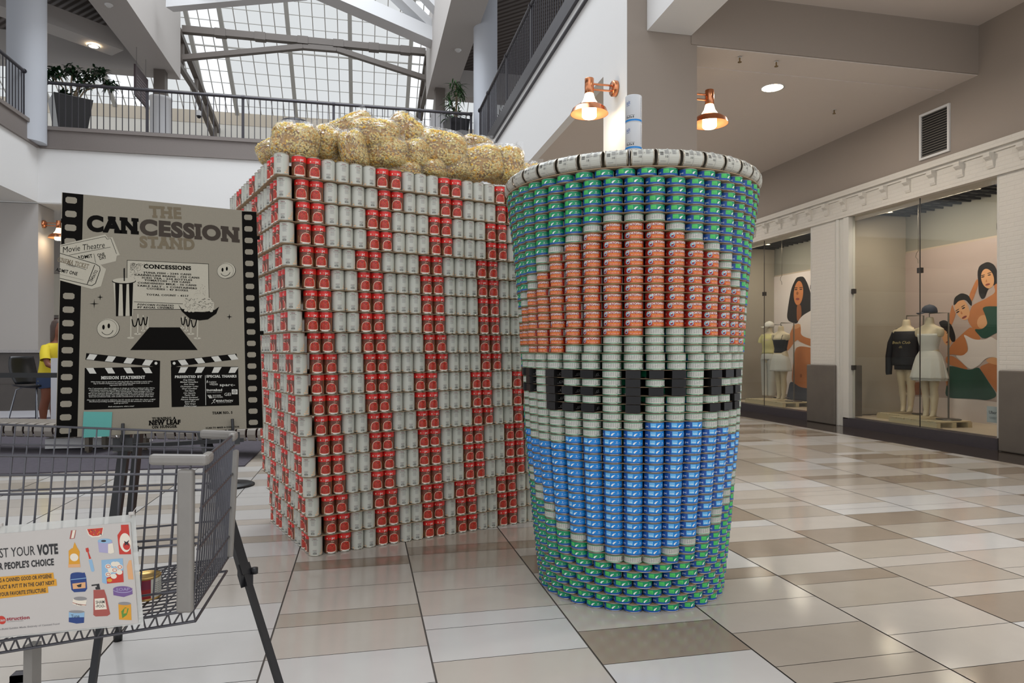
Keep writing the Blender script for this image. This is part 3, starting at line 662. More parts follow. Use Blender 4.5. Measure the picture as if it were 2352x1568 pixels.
# cookie box
def cookie_mesh():
    b = MB(); b.box(-.0315, .0315, -.044, .044, .0005, .0345, 0); A = Art(lambda x, y, L: (.0316+.0001*L, -.044+x, y)); A.mb = b; A.text('ck', .045, .018, .028, .014, 1, shear=.3); A.line([(.02, .009), (.07, .009)], .0012, 1)
    return b.mesh('cookie_box', [mat('cookie_box_black', '#0f0d0e', .4, noise=.6, nscale=500, spec=.35), mat('cookie_box_script', '#8f8c8a', .4)])
M_CK = cookie_mesh()
cells = []; cr = random.Random(21)
for row in range(1, NROW+1):
    z = (NROW-row)*PITCH+.0006; rc = cup_r(z+.02)-TR; n = max(30, round(2*math.pi*rc/.0887))
    if 22 <= row <= 46: n = 34
    ph = R(2.0)
    if row == 1: ph = R(7.2)
    if row >= 47: ph = R(2.0)+(math.pi/n if (row-47) % 2 == 0 else 0); 
    if row >= 47: n = 31; ph = R(2.0)+(math.pi/n if (row-47) % 2 == 0 else 0)
    m = n//2
    row_cells = []
    for k in range(-m, m+1):
        phi = ph+2*math.pi*k/n
        if not (-R(100) < phi < R(100)): continue
        row_cells.append((k, phi))
    vis = [c for c in row_cells if abs(c[1]) < R(81)]
    for k, phi in row_cells:
        a = TOCAM+phi           # yaw of the outward direction
        j = cr.uniform(-1, 1)
        K = kind_at(row, k)
        pos = (CUP.x+rc*math.sin(a), CUP.y-rc*math.cos(a), z)
        idx = [c[0] for c in vis].index(k)+1 if abs(phi) < R(81) else 0
        cells.append(dict(row=row, k=k, phi=phi, a=a, j=j, K=K, pos=pos, idx=idx, rc=rc, n=len(vis)))
def mass(cells_, name, label, mesh, group, extra=0):
    """every can of the list as one object of kind stuff"""
    src = MB(); vs = [tuple(v.co) for v in mesh.vertices]; fs = [tuple(p.vertices) for p in mesh.polygons]; ms = [p.material_index for p in mesh.polygons]; sm = [p.use_smooth for p in mesh.polygons]
    V = np.array(vs)
    for c in cells_:
        a = c['a']+R(extra)+c['j']*.06; M = np.array([[math.cos(a), -math.sin(a), 0], [math.sin(a), math.cos(a), 0], [0, 0, 1]])
        o = len(src.v); src.v.extend((V @ M.T+np.array(c['pos'])).tolist()); src.f.extend([tuple(o+i for i in f) for f in fs]); src.m.extend(ms); src.s.extend(sm)
    o = src.build(name, TM); tag(o, label, 'can', group, 'stuff'); return o
greens = sorted([c for c in cells if c['K'] == 'G' and c['idx']], key=lambda c: abs(c['phi']))
rest = greens[300:]+[c for c in cells if not c['idx']]
if rest: mass([c for c in rest if c['K'] != 'X'], 'edge_tuna_cans', 'remaining tuna cans at the far left and right turn of the cup', M_TG, 'tuna cans of the big cup')
lowcan = MB().lathe([(TR, 0), (TR, TH)], 14, _ST); lowcan = lowcan.lathe([(TR+.0002, .004), (TR+.0002, TH-.004)], 14, _GR, capb=False, capt=False).mesh('plain_can', TM)
backc = []
for row in range(1, NROW+1):
    z = (NROW-row)*PITCH+.0006; rc = cup_r(z+.02)-TR; n = 34
    for i in range(n):
        phi = (2*math.pi*i/n+math.pi) % (2*math.pi)-math.pi
        backc.append(dict(a=phi, j=0, pos=(CUP.x+(rc-.088)*math.sin(phi+.07*(row % 3)), CUP.y-(rc-.088)*math.cos(phi+.07*(row % 3)), z))) if i % 4 else None
        if abs(phi) > R(102)+.05: a = TOCAM+phi; backc.append(dict(a=a, j=0, pos=(CUP.x+rc*math.sin(a), CUP.y-rc*math.cos(a), z)))
mass(backc, 'rear_tuna_cans', 'tuna cans forming the back half of the cup', lowcan, 'tuna cans of the big cup')
keep = set(id(c) for c in greens[:300])
L_GRP = {'G': 'green tuna cans of the big cup', 'W': 'tuna cans turned to their white side on the cup', 'R': 'red tuna cans of the cup', 'B': 'blue tuna cans of the cup', 'X': 'black cookie boxes spelling letters on the cup'}
for c in cells:
    if not c['idx'] or (c['K'] == 'G' and id(c) not in keep): continue
    lab_row = ordn(c['row'])+' ring below the milk-can rim' if c['row'] <= 26 else ordn(NROW+1-c['row'])+' ring above the floor'
    side = ordn(c['idx'])+' visible from left' if c['phi'] < 0 else ordn(c['n']+1-c['idx'])+' visible from right'
    if c['K'] == 'X':
        o = bpy.data.objects.new('cookie_box', M_CK); COL.objects.link(o); o.location = (c['pos'][0], c['pos'][1], c['pos'][2]); o.rotation_euler = (0, 0, c['a']-R(5)+.05*c['j'])
        tag(o, 'black cookie box in %s, %s' % (lab_row, side), 'box', L_GRP['X']); continue
    me, yaw, nm, lb = ckind[c['K']]
    o = bpy.data.objects.new(nm, me); COL.objects.link(o); o.location = c['pos']
    if c['K'] == 'W' and c['phi'] < 0: yaw += math.degrees(-c['phi'])*.6
    o.rotation_euler = (0, 0, c['a']+R(yaw)+c['j']*(.18 if c['K'] == 'R' else .08))
    tag(o, '%s in %s, %s' % (lb, lab_row, side), 'can', L_GRP[c['K']])
# cardboard discs between the rings
CARD = mat('cardboard', '#9c8468', .85, noise=.1, nscale=40)
for row in range(1, NROW):
    z = (NROW-row)*PITCH; r = cup_r(z+.01)-.002
    if 21 < row < 46: r -= .013
    if row >= 46: r -= .003
    o = MB().lathe([(r, -.0011), (r, .0003)], 72, 0, (CUP.x, CUP.y, z)).build('cardboard_disc', CARD)
    where = ordn(row)+' sheet below the milk-can rim' if row <= 26 else ordn(NROW-row)+' sheet above the floor'
    tag(o, 'thin brown fibreboard disc between tuna rings, '+where, 'cardboard', 'fibreboard discs in the cup')
o = MB().lathe([(.622, -.002), (.622, .002)], 72, 0, (CUP.x, CUP.y, NROW*PITCH+.002)).build('cardboard_disc', CARD); tag(o, 'thin brown fibreboard disc right beneath the row of milk cans', 'cardboard', 'fibreboard discs in the cup')
# evaporated milk cans around the rim, axis along the rim
def milk():
    b = MB(); r, L = .0375, .097; Mx = Matrix.Rotation(R(90), 3, 'Y')
    b.lathe([(0, -L/2+.003), (r-.004, -L/2+.003), (r-.003, -L/2), (r-.0006, -L/2), (r, -L/2+.001), (r, -L/2+.004), (r-.001, -L/2+.0055), (r-.001, L/2-.0055), (r, L/2-.004), (r, L/2-.001), (r-.0006, L/2), (r-.003, L/2), (r-.004, L/2-.003), (0, L/2-.003)], 36, _ST, (0, 0, r), Mx)
    body = b.mesh('milk_can', TM)
    A = Art(lambda x, y, Lr: (x, -(r-.0009+.00012*Lr)*math.cos(R(y)), r+(r-.0009+.00012*Lr)*math.sin(R(y))))
    for i in range(24): A.rect(-L/2+.006, -170+i*14, L/2-.006, -156+i*14, _LB)
    A.mb.s = [True]*len(A.mb.s)
    for j in range(8): A.rect(-.038, 4+j*3.2, -.024, 4+j*3.2+(1.4 if j % 3 else 2.4), _BK, 2)
    A.text('10%', -.012, -10, .016, None, _TX2, 2, bold=1) if False else None
    vs, fs = text_geo('10', 1, 0); A.k += 1; A.mb.add([A.fn(-.018+p[0]*.014, -12+p[1]*20, 3) for p in vs], fs, _BK)
    for j in range(9):
        for q in range(2): A.rect(-.018+.024*q+(.008 if q else 0), 12+j*4, -.018+.024*q+.014+.003*((j*5+q) % 3)+(.008 if q else 0), 13.6+j*4, _TX2, 2)
    A.ring(.004, 22, .0035, 5.5, .0012, _BK, 2, n=12)
    for j in range(3): A.rect(-.036, -32-j*4, -.012, -31-j*4, _TX2, 2)
    for x in (-.03, -.005, .014, .03): A.text('MILK' if x > 0 else '|||', x, 62, .014, None, _TX2, 2) if False else A.rect(x, 52, x+.009, 60, _TX2, 2)
    lab = A.mb.mesh('milk_label', TM)
    tie = MB(); tie.tube([(0, -(r+.001)*math.cos(R(t)), r+(r+.001)*math.sin(R(t))) for t in range(-80, 130, 15)], .0012, 6)
    return body, lab, tie.mesh('cable_tie', mat('clear_tie', '#d9d8d2', .3, alpha=.8))
M_MB, M_ML, M_MT = milk()
NM = 36
for i in range(NM):
    phi = R(5.0)+2*math.pi*i/NM
    phi = (phi+math.pi) % (2*math.pi)-math.pi
    if abs(phi) > R(128): continue
    a = TOCAM+phi; rr_ = .594
    o = bpy.data.objects.new('milk_can', M_MB); COL.objects.link(o); o.location = (CUP.x+rr_*math.sin(a), CUP.y-rr_*math.cos(a), NROW*PITCH+.0045); o.rotation_euler = (0, 0, a)
    l = bpy.data.objects.new('paper_label', M_ML); COL.objects.link(l); l.parent = o; l['label'] = 'white printed paper label'
    t = bpy.data.objects.new('cable_tie', M_MT); COL.objects.link(t); t.parent = o
    kk = round((phi-R(5))/(2*math.pi/NM))
    wh = 'the one nearest the viewer' if kk == 0 else (ordn(abs(kk))+(' to the left' if kk < 0 else ' to the right')+' of the nearest one')
    tag(o, 'white condensed milk can lying on cup rim, '+wh, 'can', 'milk cans around the rim')
# salt tubes as the straw
def salt():
    b = MB(); r, h = .0435, .143
    b.lathe([(r-.001, 0), (r, .002), (r, h-.002), (r-.001, h), (r-.003, h), (r-.004, h-.002), (0, h-.002)], 40, _WH); tube = b.mesh('salt_tube', [mat('salt_white', '#c9ccd0', .5) if i == _WH else m for i, m in enumerate(TM)])
    A = Art(cyl_map(r+.0001), 8); A.rect(-180, .004, 180, .014, _SK, 1)
    A.text('salt', -48, .103, 34, .019, _BL, 2); A.text('table', -50, .088, 26, .006, _BL, 2)
    for j in range(5): A.rect(-60+j*12, .02, -54+j*12, .031-(j % 2)*.004, _BK, 2)
    for j in range(22): A.rect(52+(j % 3)*2, .03+j*.0045, 58, .032+j*.0045, _BK, 2)
    A.rect(-60, .034, 0, .0352, _BK, 2)
    return tube, A.mb.mesh('salt_label', TM)
M_SB, M_SL = salt()
sp = at(1455, 805, 3.62)
for i in range(4):
    o = bpy.data.objects.new('salt_container', M_SB); COL.objects.link(o); o.location = (sp[0], sp[1], NROW*PITCH+.0045+i*.1435); o.rotation_euler = (0, 0, TOCAM+R(8))
    l = bpy.data.objects.new('printed_label', M_SL); COL.objects.link(l); l.parent = o; l['label'] = 'blue band and salt lettering'
    tag(o, 'round white table salt container in the straw, %s' % ['lowest, hidden in the cup', 'second from bottom, behind the milk cans', 'second from the top', 'topmost of the stack'][i], 'container', 'salt containers stacked as a straw')

# ---- the popcorn box of tomato and bean cans
FR, FH = .0382, .1105; FP = .0765; FPITCH = .1142
def food_body():
    b = MB(); r, h = FR, FH
    b.lathe([(r-.003, 0), (r-.0006, 0), (r, .0008), (r, .003), (r-.0012, .0042), (r-.0012, h-.0042), (r, h-.003), (r, h-.0008), (r-.0006, h), (r-.003, h), (r-.0038, h-.003), (0, h-.003)], 36, _ST)
    return b.mesh('food_can', TM)
M_FB = food_body()
def tomato_label():
    A = Art(cyl_map(FR-.0011), 5); z0, z1 = .0046, FH-.0046
    A.rect(-130, z0, 130, z1, _BR); A.rect(130, z0, 230, z1, _CR); A.rect(-130, z1-.0285, 130, z1, _R2, 1.4)
    for i in range(-6, 7, 1):
        if i % 2: A.poly([(i*18, z1-.05), (i*18+9, z1-.042), (i*18+15, z1-.05), (i*18+6, z1-.06)], _SA, 1.3)
    A.text('pc', 12, z1-.0165, 26, .0135, _WH, 2, bold=1); A.disc(-42, z1-.019, 6, .0045, _CR, 2, n=10)
    A.text('diced', 6, z1-.0355, 26, .006, _CR, 2, bold=1)
    A.text('tomatoes', -14, z1-.017, 18, .004, _CR, 2)
    # dish of tomatoes: cream rim, red fill, flat foot
    cx, cz, rx, rz = -4, z0+.0285, 46, .0285
    A.strip(cx-rx, cx+rx, lambda x: z0+.004+0*x, lambda x: cz+rz*math.sqrt(max(0, 1-((x-cx)/rx)**2)), _CR, 1.6)
    rx2, rz2 = 41, .0255
    A.strip(cx-rx2, cx+rx2, lambda x: z0+.0065+.004*((x-cx)/rx2)**2, lambda x: cz+rz2*math.sqrt(max(0, 1-((x-cx)/rx2)**2)), _SA, 1.9)
    q = random.Random(3)
    for i in range(44):
        x = cx+q.uniform(-30, 30); z = z0+q.uniform(.011, .046); A.poly([(x, z), (x+6, z+.002), (x+8, z+.006), (x+2, z+.007)], q.choice((_R2, _OR, _R2, _RD, _BR)), 2.4)
    A.rect(cx-30, z0+.0005, cx+30, z0+.004, _WH, 1.9)
    A.poly([(-74, z0+.01), (-58, z0+.004), (-56, z0+.03), (-70, z0+.042)], _TN, 1.5)
    A.rect(60, z0, 61.5, z1, _YE, 2)
    for j in range(14): A.rect(150, z0+.01+j*.006, 205, z0+.0125+j*.006, _TX2, 2)
    return A.mb.mesh('tomato_label', TM)
def bean_label():
    A = Art(cyl_map(FR-.0011), 5); z0, z1 = .0046, FH-.0046
    A.rect(-180, z0, 180, z1, _LB)
    A.text('Unico', 8, z1-.0085, 34, .0058, _MA, 2, bold=3); A.text('Cannellini Beans', 8, z1-.0165, 52, .0038, _BK, 2, bold=1)
    for j in range(7): A.rect(8-14-3*(j % 2), z1-.0235-j*.0038, 8+14+3*((j+1) % 3), z1-.0225-j*.0038, _MA if j == 2 else _TX2, 2)
    for j in range(4): A.rect(-10, z0+.029-j*.003, 26-4*(j % 2), z0+.030-j*.003, _TX2 if j else _MA, 2)
    A.rect(0, z0+.0175, 16, z0+.0185, _BK, 2)
    for j in range(11): A.rect(-8+j*3, z0+.0055, -8+j*3+(1.1 if j % 3 else 2.2), z0+.0155, _BK, 2)
    for j in range(12):
        A.rect(-82, z1-.008-j*.0072, -64, z1-.0068-j*.0072, _TX2, 2); A.rect(-58, z1-.008-j*.0072, -52, z1-.0068-j*.0072, _TX2, 2)
    A.rect(-84, z0+.012, -48, z0+.0128, _TX2, 2)
    q = random.Random(5)
    A.disc(-48, z0+.006, 9, .0045, _TN, 2); A.disc(-48, z0+.0065, 7, .0032, _CR, 2.2)
    for i in range(16):
        x = 56+q.uniform(0, 40); z = z0+.004+q.uniform(0, .045)*(x-50)/46; A.disc(x, z, 6, .0036, _TN, 2, n=10); A.disc(x-.6, z+.0006, 4.6, .0026, _CR, 2.2, n=10)
    A.rect(46, z0, 46.5, z1, _MI, 2)
    return A.mb.mesh('bean_label', TM)
M_TL, M_BLB = tomato_label(), bean_label()
BU = Vector(cw(math.sin(R(57.7)), math.cos(R(57.7)), 0)); BV = Vector(cw(math.sin(R(-32.3)), math.cos(R(-32.3)), 0))
P0 = Vector(cw(-1.112, 3.868, 0)); FLARE = .25
yawF = math.atan2(-BV.x, BV.y)+math.pi    # outward of the front face is -BV
yawF = math.atan2(-BV.x, BV.y); yawS = math.atan2(-BU.x, BU.y)
pats = {}
def pt(s): return [c for c in s.replace(' ', '')]
for r_ in (1, 2): pats[r_] = pt('B TT BBBB TT BBB TT BBB TT BBB TT BB')
for r_ in (3, 4): pats[r_] = pt('B TT BBB TT BBB TT BBB TT BBB TT BB')
for r_ in range(5, 11): pats[r_] = pt('B TT BB TT BBB TT BBB TT BBB TT BBB TT')
for r_ in (11, 12, 13): pats[r_] = pt('B TT BB TT BB TT BBB TT BB TT BBB TT')
for r_ in (14, 15, 16): pats[r_] = pt('B TT BB TT BB TT BB TT BB TT BB TT')
for r_ in (17, 18, 19): pats[r_] = pt('B TT BB TT BB TT B TT BB TT BB TT')
pats_s = {}
for r_ in range(1, 20): pats_s[r_] = pats[r_]
boxcells = []; cr = random.Random(33)
for row in range(1, 20):
    lev = 19-row; f = FLARE*(round(lev/18*9)/9*.35+lev/18*.65); z = lev*FPITCH+.0008
    base = P0-BU*f*1.0-BV*f*1.0
    nf = 24+0*lev; nfr = 21+int(lev/18*4+.5); ns = 13+int(lev/18*4+.5)
    for i in range(nfr):
        p = base+BU*(FP*i+(.012 if i else 0)); K = pats[row][i % len(pats[row])]
        if i == 0: yaw = yawF-R(44)
        else: yaw = yawF
        boxcells.append(dict(row=row, i=i, side='F', K=K, pos=(p.x, p.y, z), yaw=yaw+cr.uniform(-.22, .22)-(R(14) if K == 'B' and i else R(6) if K == 'T' else 0), z=z, n=nfr))
    for i in range(1, ns):
        p = base+BV*(FP*i); K = pats_s[row][i % len(pats_s[row])]
        boxcells.append(dict(row=row, i=i, side='S', K=K, pos=(p.x, p.y, z), yaw=yawS+cr.uniform(-.3, .3), z=z, n=ns))
    # cardboard under this row of cans
    if row < 19:
        W_, D_ = FP*(nfr-1)+.012, FP*(ns-1); o_ = -FR+.002
        q = [base+BU*o_+BV*o_, base+BU*(W_-o_)+BV*o_, base+BU*(W_-o_)+BV*(D_-o_), base+BU*o_+BV*(D_-o_)]
        o = MB().prism([(v.x, v.y, z-.003) for v in q], (0, 0, .0022)).build('cardboard_sheet', CARD)
        tag(o, 'thin fibreboard sheet in the popcorn box, under the %s can layer from the top' % ordn(row), 'cardboard', 'fibreboard sheets in the popcorn box')
z = 19*FPITCH; f = FLARE; base = P0-BU*f-BV*f; D_ = FP*16; W_ = FP*24
q = [base+BU*.05+BV*.05, base+BU*(W_-.045)+BV*.05, base+BU*(W_-.045)+BV*(D_-.05), base+BU*.05+BV*(D_-.05)]
o = MB().prism([(v.x, v.y, z-.045) for v in q], (0, 0, .003)).build('cardboard_sheet', CARD); tag(o, 'fibreboard sheet on top of the box beneath the popcorn bags', 'cardboard', 'fibreboard sheets in the popcorn box')
cnt = {'T': 0, 'B': 0}; masscells = {'T': [], 'B': []}
order = sorted(boxcells, key=lambda c: (c['side'] == 'S', c['i'] if c['side'] == 'S' else 0))
nmx = {'T': 300, 'B': 300}
for c in order:
    hidden = c['side'] == 'F' and c['i'] > 20
    if cnt[c['K']] >= nmx[c['K']] or hidden: masscells[c['K']].append(c); continue
    cnt[c['K']] += 1
    o = bpy.data.objects.new('tomato_can' if c['K'] == 'T' else 'bean_can', M_FB); COL.objects.link(o); o.location = c['pos']; o.rotation_euler = (0, 0, c['yaw'])
    l = bpy.data.objects.new('paper_label', M_TL if c['K'] == 'T' else M_BLB); COL.objects.link(l); l.parent = o
    row = c['row']; rl = ordn(row)+' layer from top' if row <= 10 else ordn(20-row)+' layer from floor'
    ql = 'right face of box' if c['side'] == 'F' else 'left face of box'
    if c['i'] == 0: wh = 'at the near corner of box'
    else: wh = '%s, %s from near corner' % (ql, ordn(c['i']))
    tag(o, ('red diced-tomato can, ' if c['K'] == 'T' else 'white-labelled bean can, ')+rl+', '+wh, 'can', 'tomato cans of the popcorn box' if c['K'] == 'T' else 'bean cans of the popcorn box')
for K, lst in masscells.items():
    if not lst: continue
    for part, me in (('can', M_FB), ('label', M_TL if K == 'T' else M_BLB)):
        b = MB(); V = np.array([tuple(v.co) for v in me.vertices]); fs = [tuple(p.vertices) for p in me.polygons]; ms = [p.material_index for p in me.polygons]
        for c in lst:
            a = c['yaw']; M = np.array([[math.cos(a), -math.sin(a), 0], [math.sin(a), math.cos(a), 0], [0, 0, 1]])
            o_ = len(b.v); b.v.extend((V @ M.T+np.array(c['pos'])).tolist()); b.f.extend([tuple(o_+i for i in f_) for f_ in fs]); b.m.extend(ms); b.s.extend([True]*len(fs))
        if part == 'can': root = b.build('far_tomato_cans' if K == 'T' else 'far_bean_cans', TM); tag(root, 'remaining %s cans at the far ends of the popcorn box' % ('tomato' if K == 'T' else 'bean'), 'can', kind='stuff')
        else: b.build('paper_labels', TM, root)
print('CANS', cnt, {k: len(v) for k, v in masscells.items()}, {K: sum(1 for c in cells if c['K'] == K and c['idx']) for K in 'GWRBX'})
# ================================================================ measuring a flat print: photo pixels -> plane
def homog(src, dst):
    A = []; B = []
    for (x, y), (u, v) in zip(src, dst):
        A.append([x, y, 1, 0, 0, 0, -u*x, -u*y]); B.append(u); A.append([0, 0, 0, x, y, 1, -v*x, -v*y]); B.append(v)
    h = np.linalg.solve(np.array(A, float), np.array(B, float)); return np.append(h, 1).reshape(3, 3)
class Board:
    """a flat rectangular print: W x H metres, origin bottom left, axes ux, uy; q = measured quad TL TR BR BL"""
    def __init__(s, q, W, H, P, ux, uy):
        s.W, s.H, s.P = W, H, Vector(P); s.ux, s.uy = Vector(ux), Vector(uy); s.n = s.ux.cross(s.uy).normalized()
        s.Hm = homog(q, [(0, H), (W, H), (W, 0), (0, 0)])
        s.art = Art(lambda x, y, L: s.P+s.ux*x+s.uy*y+s.n*(.0003*L))
    def uv(s, x, y):
        p = s.Hm @ np.array([x, y, 1.]); return (p[0]/p[2], p[1]/p[2])
    def poly(s, pts, mi, L=1): s.art.poly([s.uv(*p) for p in pts], mi, L)
    def line(s, pts, w, mi, L=1): s.art.line([s.uv(*p) for p in pts], w*s.k(*pts[0]), mi, L)
    def k(s, x, y):
        a, b = s.uv(x, y-5), s.uv(x, y+5); return math.hypot(a[0]-b[0], a[1]-b[1])/10
    def disc(s, x, y, rx, ry, mi, L=1, n=24, rot=0):
        c, q = math.cos(R(rot)), math.sin(R(rot)); s.poly([(x+rx*math.cos(t)*c-ry*math.sin(t)*q, y+rx*math.cos(t)*q+ry*math.sin(t)*c) for t in [2*math.pi*i/n for i in range(n)]], mi, L)
    def ring(s, x, y, rx, ry, w, mi, L=1, a0=0, a1=360, n=24): s.line([(x+rx*math.cos(R(a0+(a1-a0)*i/n)), y+ry*math.sin(R(a0+(a1-a0)*i/n))) for i in range(n+1)], w, mi, L)
    def text(s, t, xl, yl, xr, yr, h, mi, L=2, **kw):
        a, b = s.uv(xl, yl), s.uv(xr, yr); k = s.k((xl+xr)/2, (yl+yr)/2)
        s.art.text(t, (a[0]+b[0])/2, (a[1]+b[1])/2, math.hypot(b[0]-a[0], b[1]-a[1]), h*k, mi, L, rot=math.degrees(math.atan2(b[1]-a[1], b[0]-a[0])), **kw)
# ---- the big sign board
def wv(px, py, d): return Vector(at(px, py, d))
bl, br, tl, tr = wv(130.5, 1005.6, 2.22), wv(611, 981, 2.54), wv(139.6, 440.5, 2.385), wv(584, 486.4, 2.70)
# rectangle fitted to the measured corners
cx_ = (bl+br+tl+tr)/4; ux = ((br-bl)+(tr-tl)).normalized(); uyv = ((tl-bl)+(tr-br)); uyv = (uyv-ux*uyv.dot(ux)).normalized()
BW = ((br-bl).length+(tr-tl).length)/2; BH = ((tl-bl).length+(tr-br).length)/2
SB = Board([(52, 28), (1228, 150), (1305, 1464), (28, 1530)], BW, BH, cx_-ux*BW/2-uyv*BH/2, ux, uyv)
SM = [mat('sign_board_grey', '#7e7768', .6, noise=.10, nscale=260), mat('sign_ink_black', '#0c0a08', .7, spec=.06), mat('sign_ink_light', '#a39d8d', .55, noise=.06, nscale=200), mat('sign_ink_brown_sheen', '#30261d', .3, metal=.3, spec=.3),
      mat('sign_ink_bronze', '#5e5340', .3, metal=.5), mat('sign_stripe_white', '#b4b2aa', .5), mat('sign_note_teal', '#4f968f', .7), mat('sign_ink_faint', '#8b8474', .5)]
root = empty('sign_board', tuple(SB.P), 0, 'tall grey printed sign board titled THE CANCESSION STAND standing on a black easel', 'sign')
def under(o, par):
    o.parent = par; o.matrix_parent_inverse = Matrix.Translation(-par.location); return o
b = MB(); n = SB.n; P = SB.P; b.prism([P, P+ux*BW, P+ux*BW+uyv*BH, P+uyv*BH], -n*.008, 0); under(b.build('board', SM), root)
S = SB
# film strips
def film(xa, ya, xb, yb, xc, yc, xd, yd, n, gaps=()):
    S.poly([(xa, ya), (xb, yb), (xc, yc), (xd, yd)], 1, 1)
    for i in range(n):
        t = (i+.27)/n; t1 = (i+.27+.46)/n
        if any(g0 < t < g1 for g0, g1 in gaps): continue
        f = lambda s_, t_: (xa+(xd-xa)*t_+((xb+(xc-xb)*t_)-(xa+(xd-xa)*t_))*s_, ya+(yd-ya)*t_+((yb+(yc-yb)*t_)-(ya+(yd-ya)*t_))*s_)
        s0, s1 = .15, .70; ss = (s1-s0)*.16; tt = (t1-t)*.22
        S.poly([f(s0+ss, t), f(s1-ss, t), f(s1, t+tt), f(s1, t1-tt), f(s1-ss, t1), f(s0+ss, t1), f(s0, t1-tt), f(s0, t+tt)], 0, 1.5)
film(56, 29, 182, 42, 162, 1524, 32, 1530, 18, ((.2, .36),))
film(1140, 147, 1228, 151, 1300, 1464, 1200, 1467, 19)
for p in ((1228, 296, 1252, 318), (1262, 870, 1290, 893), (48, 186, 60, 212)): S.poly([(p[0], p[1]), (p[2], p[1]), (p[2], p[3]), (p[0], p[3])], 1, 1)
S.text('THE', 582, 146, 776, 158, 62, 4, slab=1, bold=4)
S.text('CAN', 205, 214, 520, 236, 84, 1, slab=1, bold=5)
S.text('CESSION', 526, 237, 1130, 290, 80, 3, slab=1, bold=5)  # lighter than CAN, reflected sheen on the letters put into the ink colour
S.text('STAND', 527, 328, 860, 345, 62, 4, slab=1, bold=4)
# tickets
S.poly([(44, 345), (318, 283), (335, 305), (362, 300), (408, 408), (390, 412), (385, 445), (300, 466), (44, 420)], 2, 1.8)
S.line([(50, 352), (318, 296), (330, 312), (352, 308), (388, 400)], 2.5, 1, 2); S.line([(100, 408), (350, 360)], 2.5, 1, 2)
S.text('Movie Theatre', 62, 376, 316, 345, 34, 1, 2, shear=.25); S.text('ADMIT', 150, 425, 242, 412, 20, 1, 2, bold=2); S.text('ONE', 272, 410, 316, 402, 18, 1, 2, bold=2); S.text('DAY', 284, 428, 326, 420, 18, 1, 2, bold=2); S.line([(250, 400), (262, 455)], 2, 1, 2)
S.poly([(44, 392), (290, 462), (306, 480), (326, 492), (296, 598), (240, 614), (44, 560)], 2, 2.2)
S.line([(44, 396), (262, 462), (286, 478), (290, 498), (262, 580), (240, 594), (44, 548)], 3.5, 1, 2.4); S.line([(256, 468), (212, 584)], 3.5, 1, 2.4); S.line([(44, 446), (204, 496)], 2.5, 1, 2.4)
S.text('CINEMA TICKET', 30, 432, 220, 478, 26, 4, 2.5, slab=1, bold=2); S.text('Theater', 82, 462, 140, 478, 12, 1, 2.5, shear=.3); S.text('ADMIT ONE', 20, 494, 152, 522, 20, 1, 2.5, bold=2)
S.text('78456732', 232, 570, 268, 500, 15, 1, 2.5, bold=1)
S.line([(44, 524), (190, 560)], 1.2, 1, 2.5)
# concessions panel
S.poly([(452, 438), (948, 462), (958, 740), (452, 740)], 1, 1.2); S.poly([(455, 441), (945, 465), (955, 737), (455, 737)], 2, 1.4)
q = random.Random(9)
for i in range(260):
    x = 470+abs(q.gauss(0, 45)); y = 455+abs(q.gauss(0, 40)); S.poly([(x, y), (x+2.4, y), (x+2.4, y+2.4), (x, y+2.4)], 1, 1.6)
for i in range(90):
    x = 930-abs(q.gauss(0, 40)); y = 680-abs(q.gauss(0, 45)); S.poly([(x, y), (x+2, y), (x+2, y+2), (x, y+2)], 1, 1.6)
S.text('CONCESSIONS', 554, 476, 842, 489, 22, 1, slab=1, bold=4)
for t, xl, yl, xr, yr in (('TUNA FISH - 2295 CANS', 552, 514, 844, 527), ('CANNELLINI BEANS - 750 CANS', 498, 527, 894, 547), ('ICED TEA - 234 BOTTLES', 544, 545, 850, 561), ('TOMATOES - 750 CANS', 560, 560, 838, 575), ('CONDENSED MILK - 36 CANS', 519, 576, 876, 593), ('TABLE SALT - 5 CONTAINERS', 515, 593, 880, 611), ('COOKIES - 47 BOXES', 574, 611, 826, 624), ('TOTAL COUNT - 4117', 573, 648, 830, 657)):
    S.text(t, xl, yl, xr, yr, 9.5, 1, slab=1, bold=3)
S.line([(500, 692), (956, 712)], 3, 1, 1.7)
S.text('POPCORN DONATED', 520, 708, 742, 716, 10, 1, slab=1, bold=3, shear=.2); S.text('BY REGAL CINEMAS', 520, 725, 742, 730, 10, 1, slab=1, bold=3, shear=.2)
S.poly([(452, 743), (956, 743), (954, 700), (1170, 700), (1170, 760), (452, 760)], 0, 1.3) if False else None
# cup
S.poly([(370, 570), (506, 566), (492, 778), (390, 778)], 2, 2.0)
for a in (382, 426, 466):
    S.poly([(a, 578), (a+26, 578), (a+22, 780), (a+8, 780)], 1, 2.2)
S.disc(436, 566, 73, 19, 1, 2.3); S.disc(436, 563, 70, 16, 2, 2.4); S.poly([(432, 490), (440, 486), (441, 566), (434, 566)], 1, 2.6)
# popcorn bowl
S.poly([(795, 700), (800, 672), (830, 668), (845, 650), (880, 655), (905, 645), (940, 660), (965, 675), (985, 700), (985, 740), (890, 760), (800, 735)], 2, 2.2)
for i in range(110):
    x = q.uniform(805, 975); y = q.uniform(672, 745); S.line([(x, y), (x+q.uniform(3, 9), y+q.uniform(-4, 4))], 1.8, 1, 2.4)
S.poly([(768, 708), (790, 735), (850, 752), (930, 755), (990, 742), (1016, 722), (1000, 765), (950, 800), (900, 806), (840, 795), (790, 750)], 1, 2.6)
for i in range(8): S.disc(815+i*22, 745+4*math.sin(i), 11, 8, 2, 2.7, n=10)
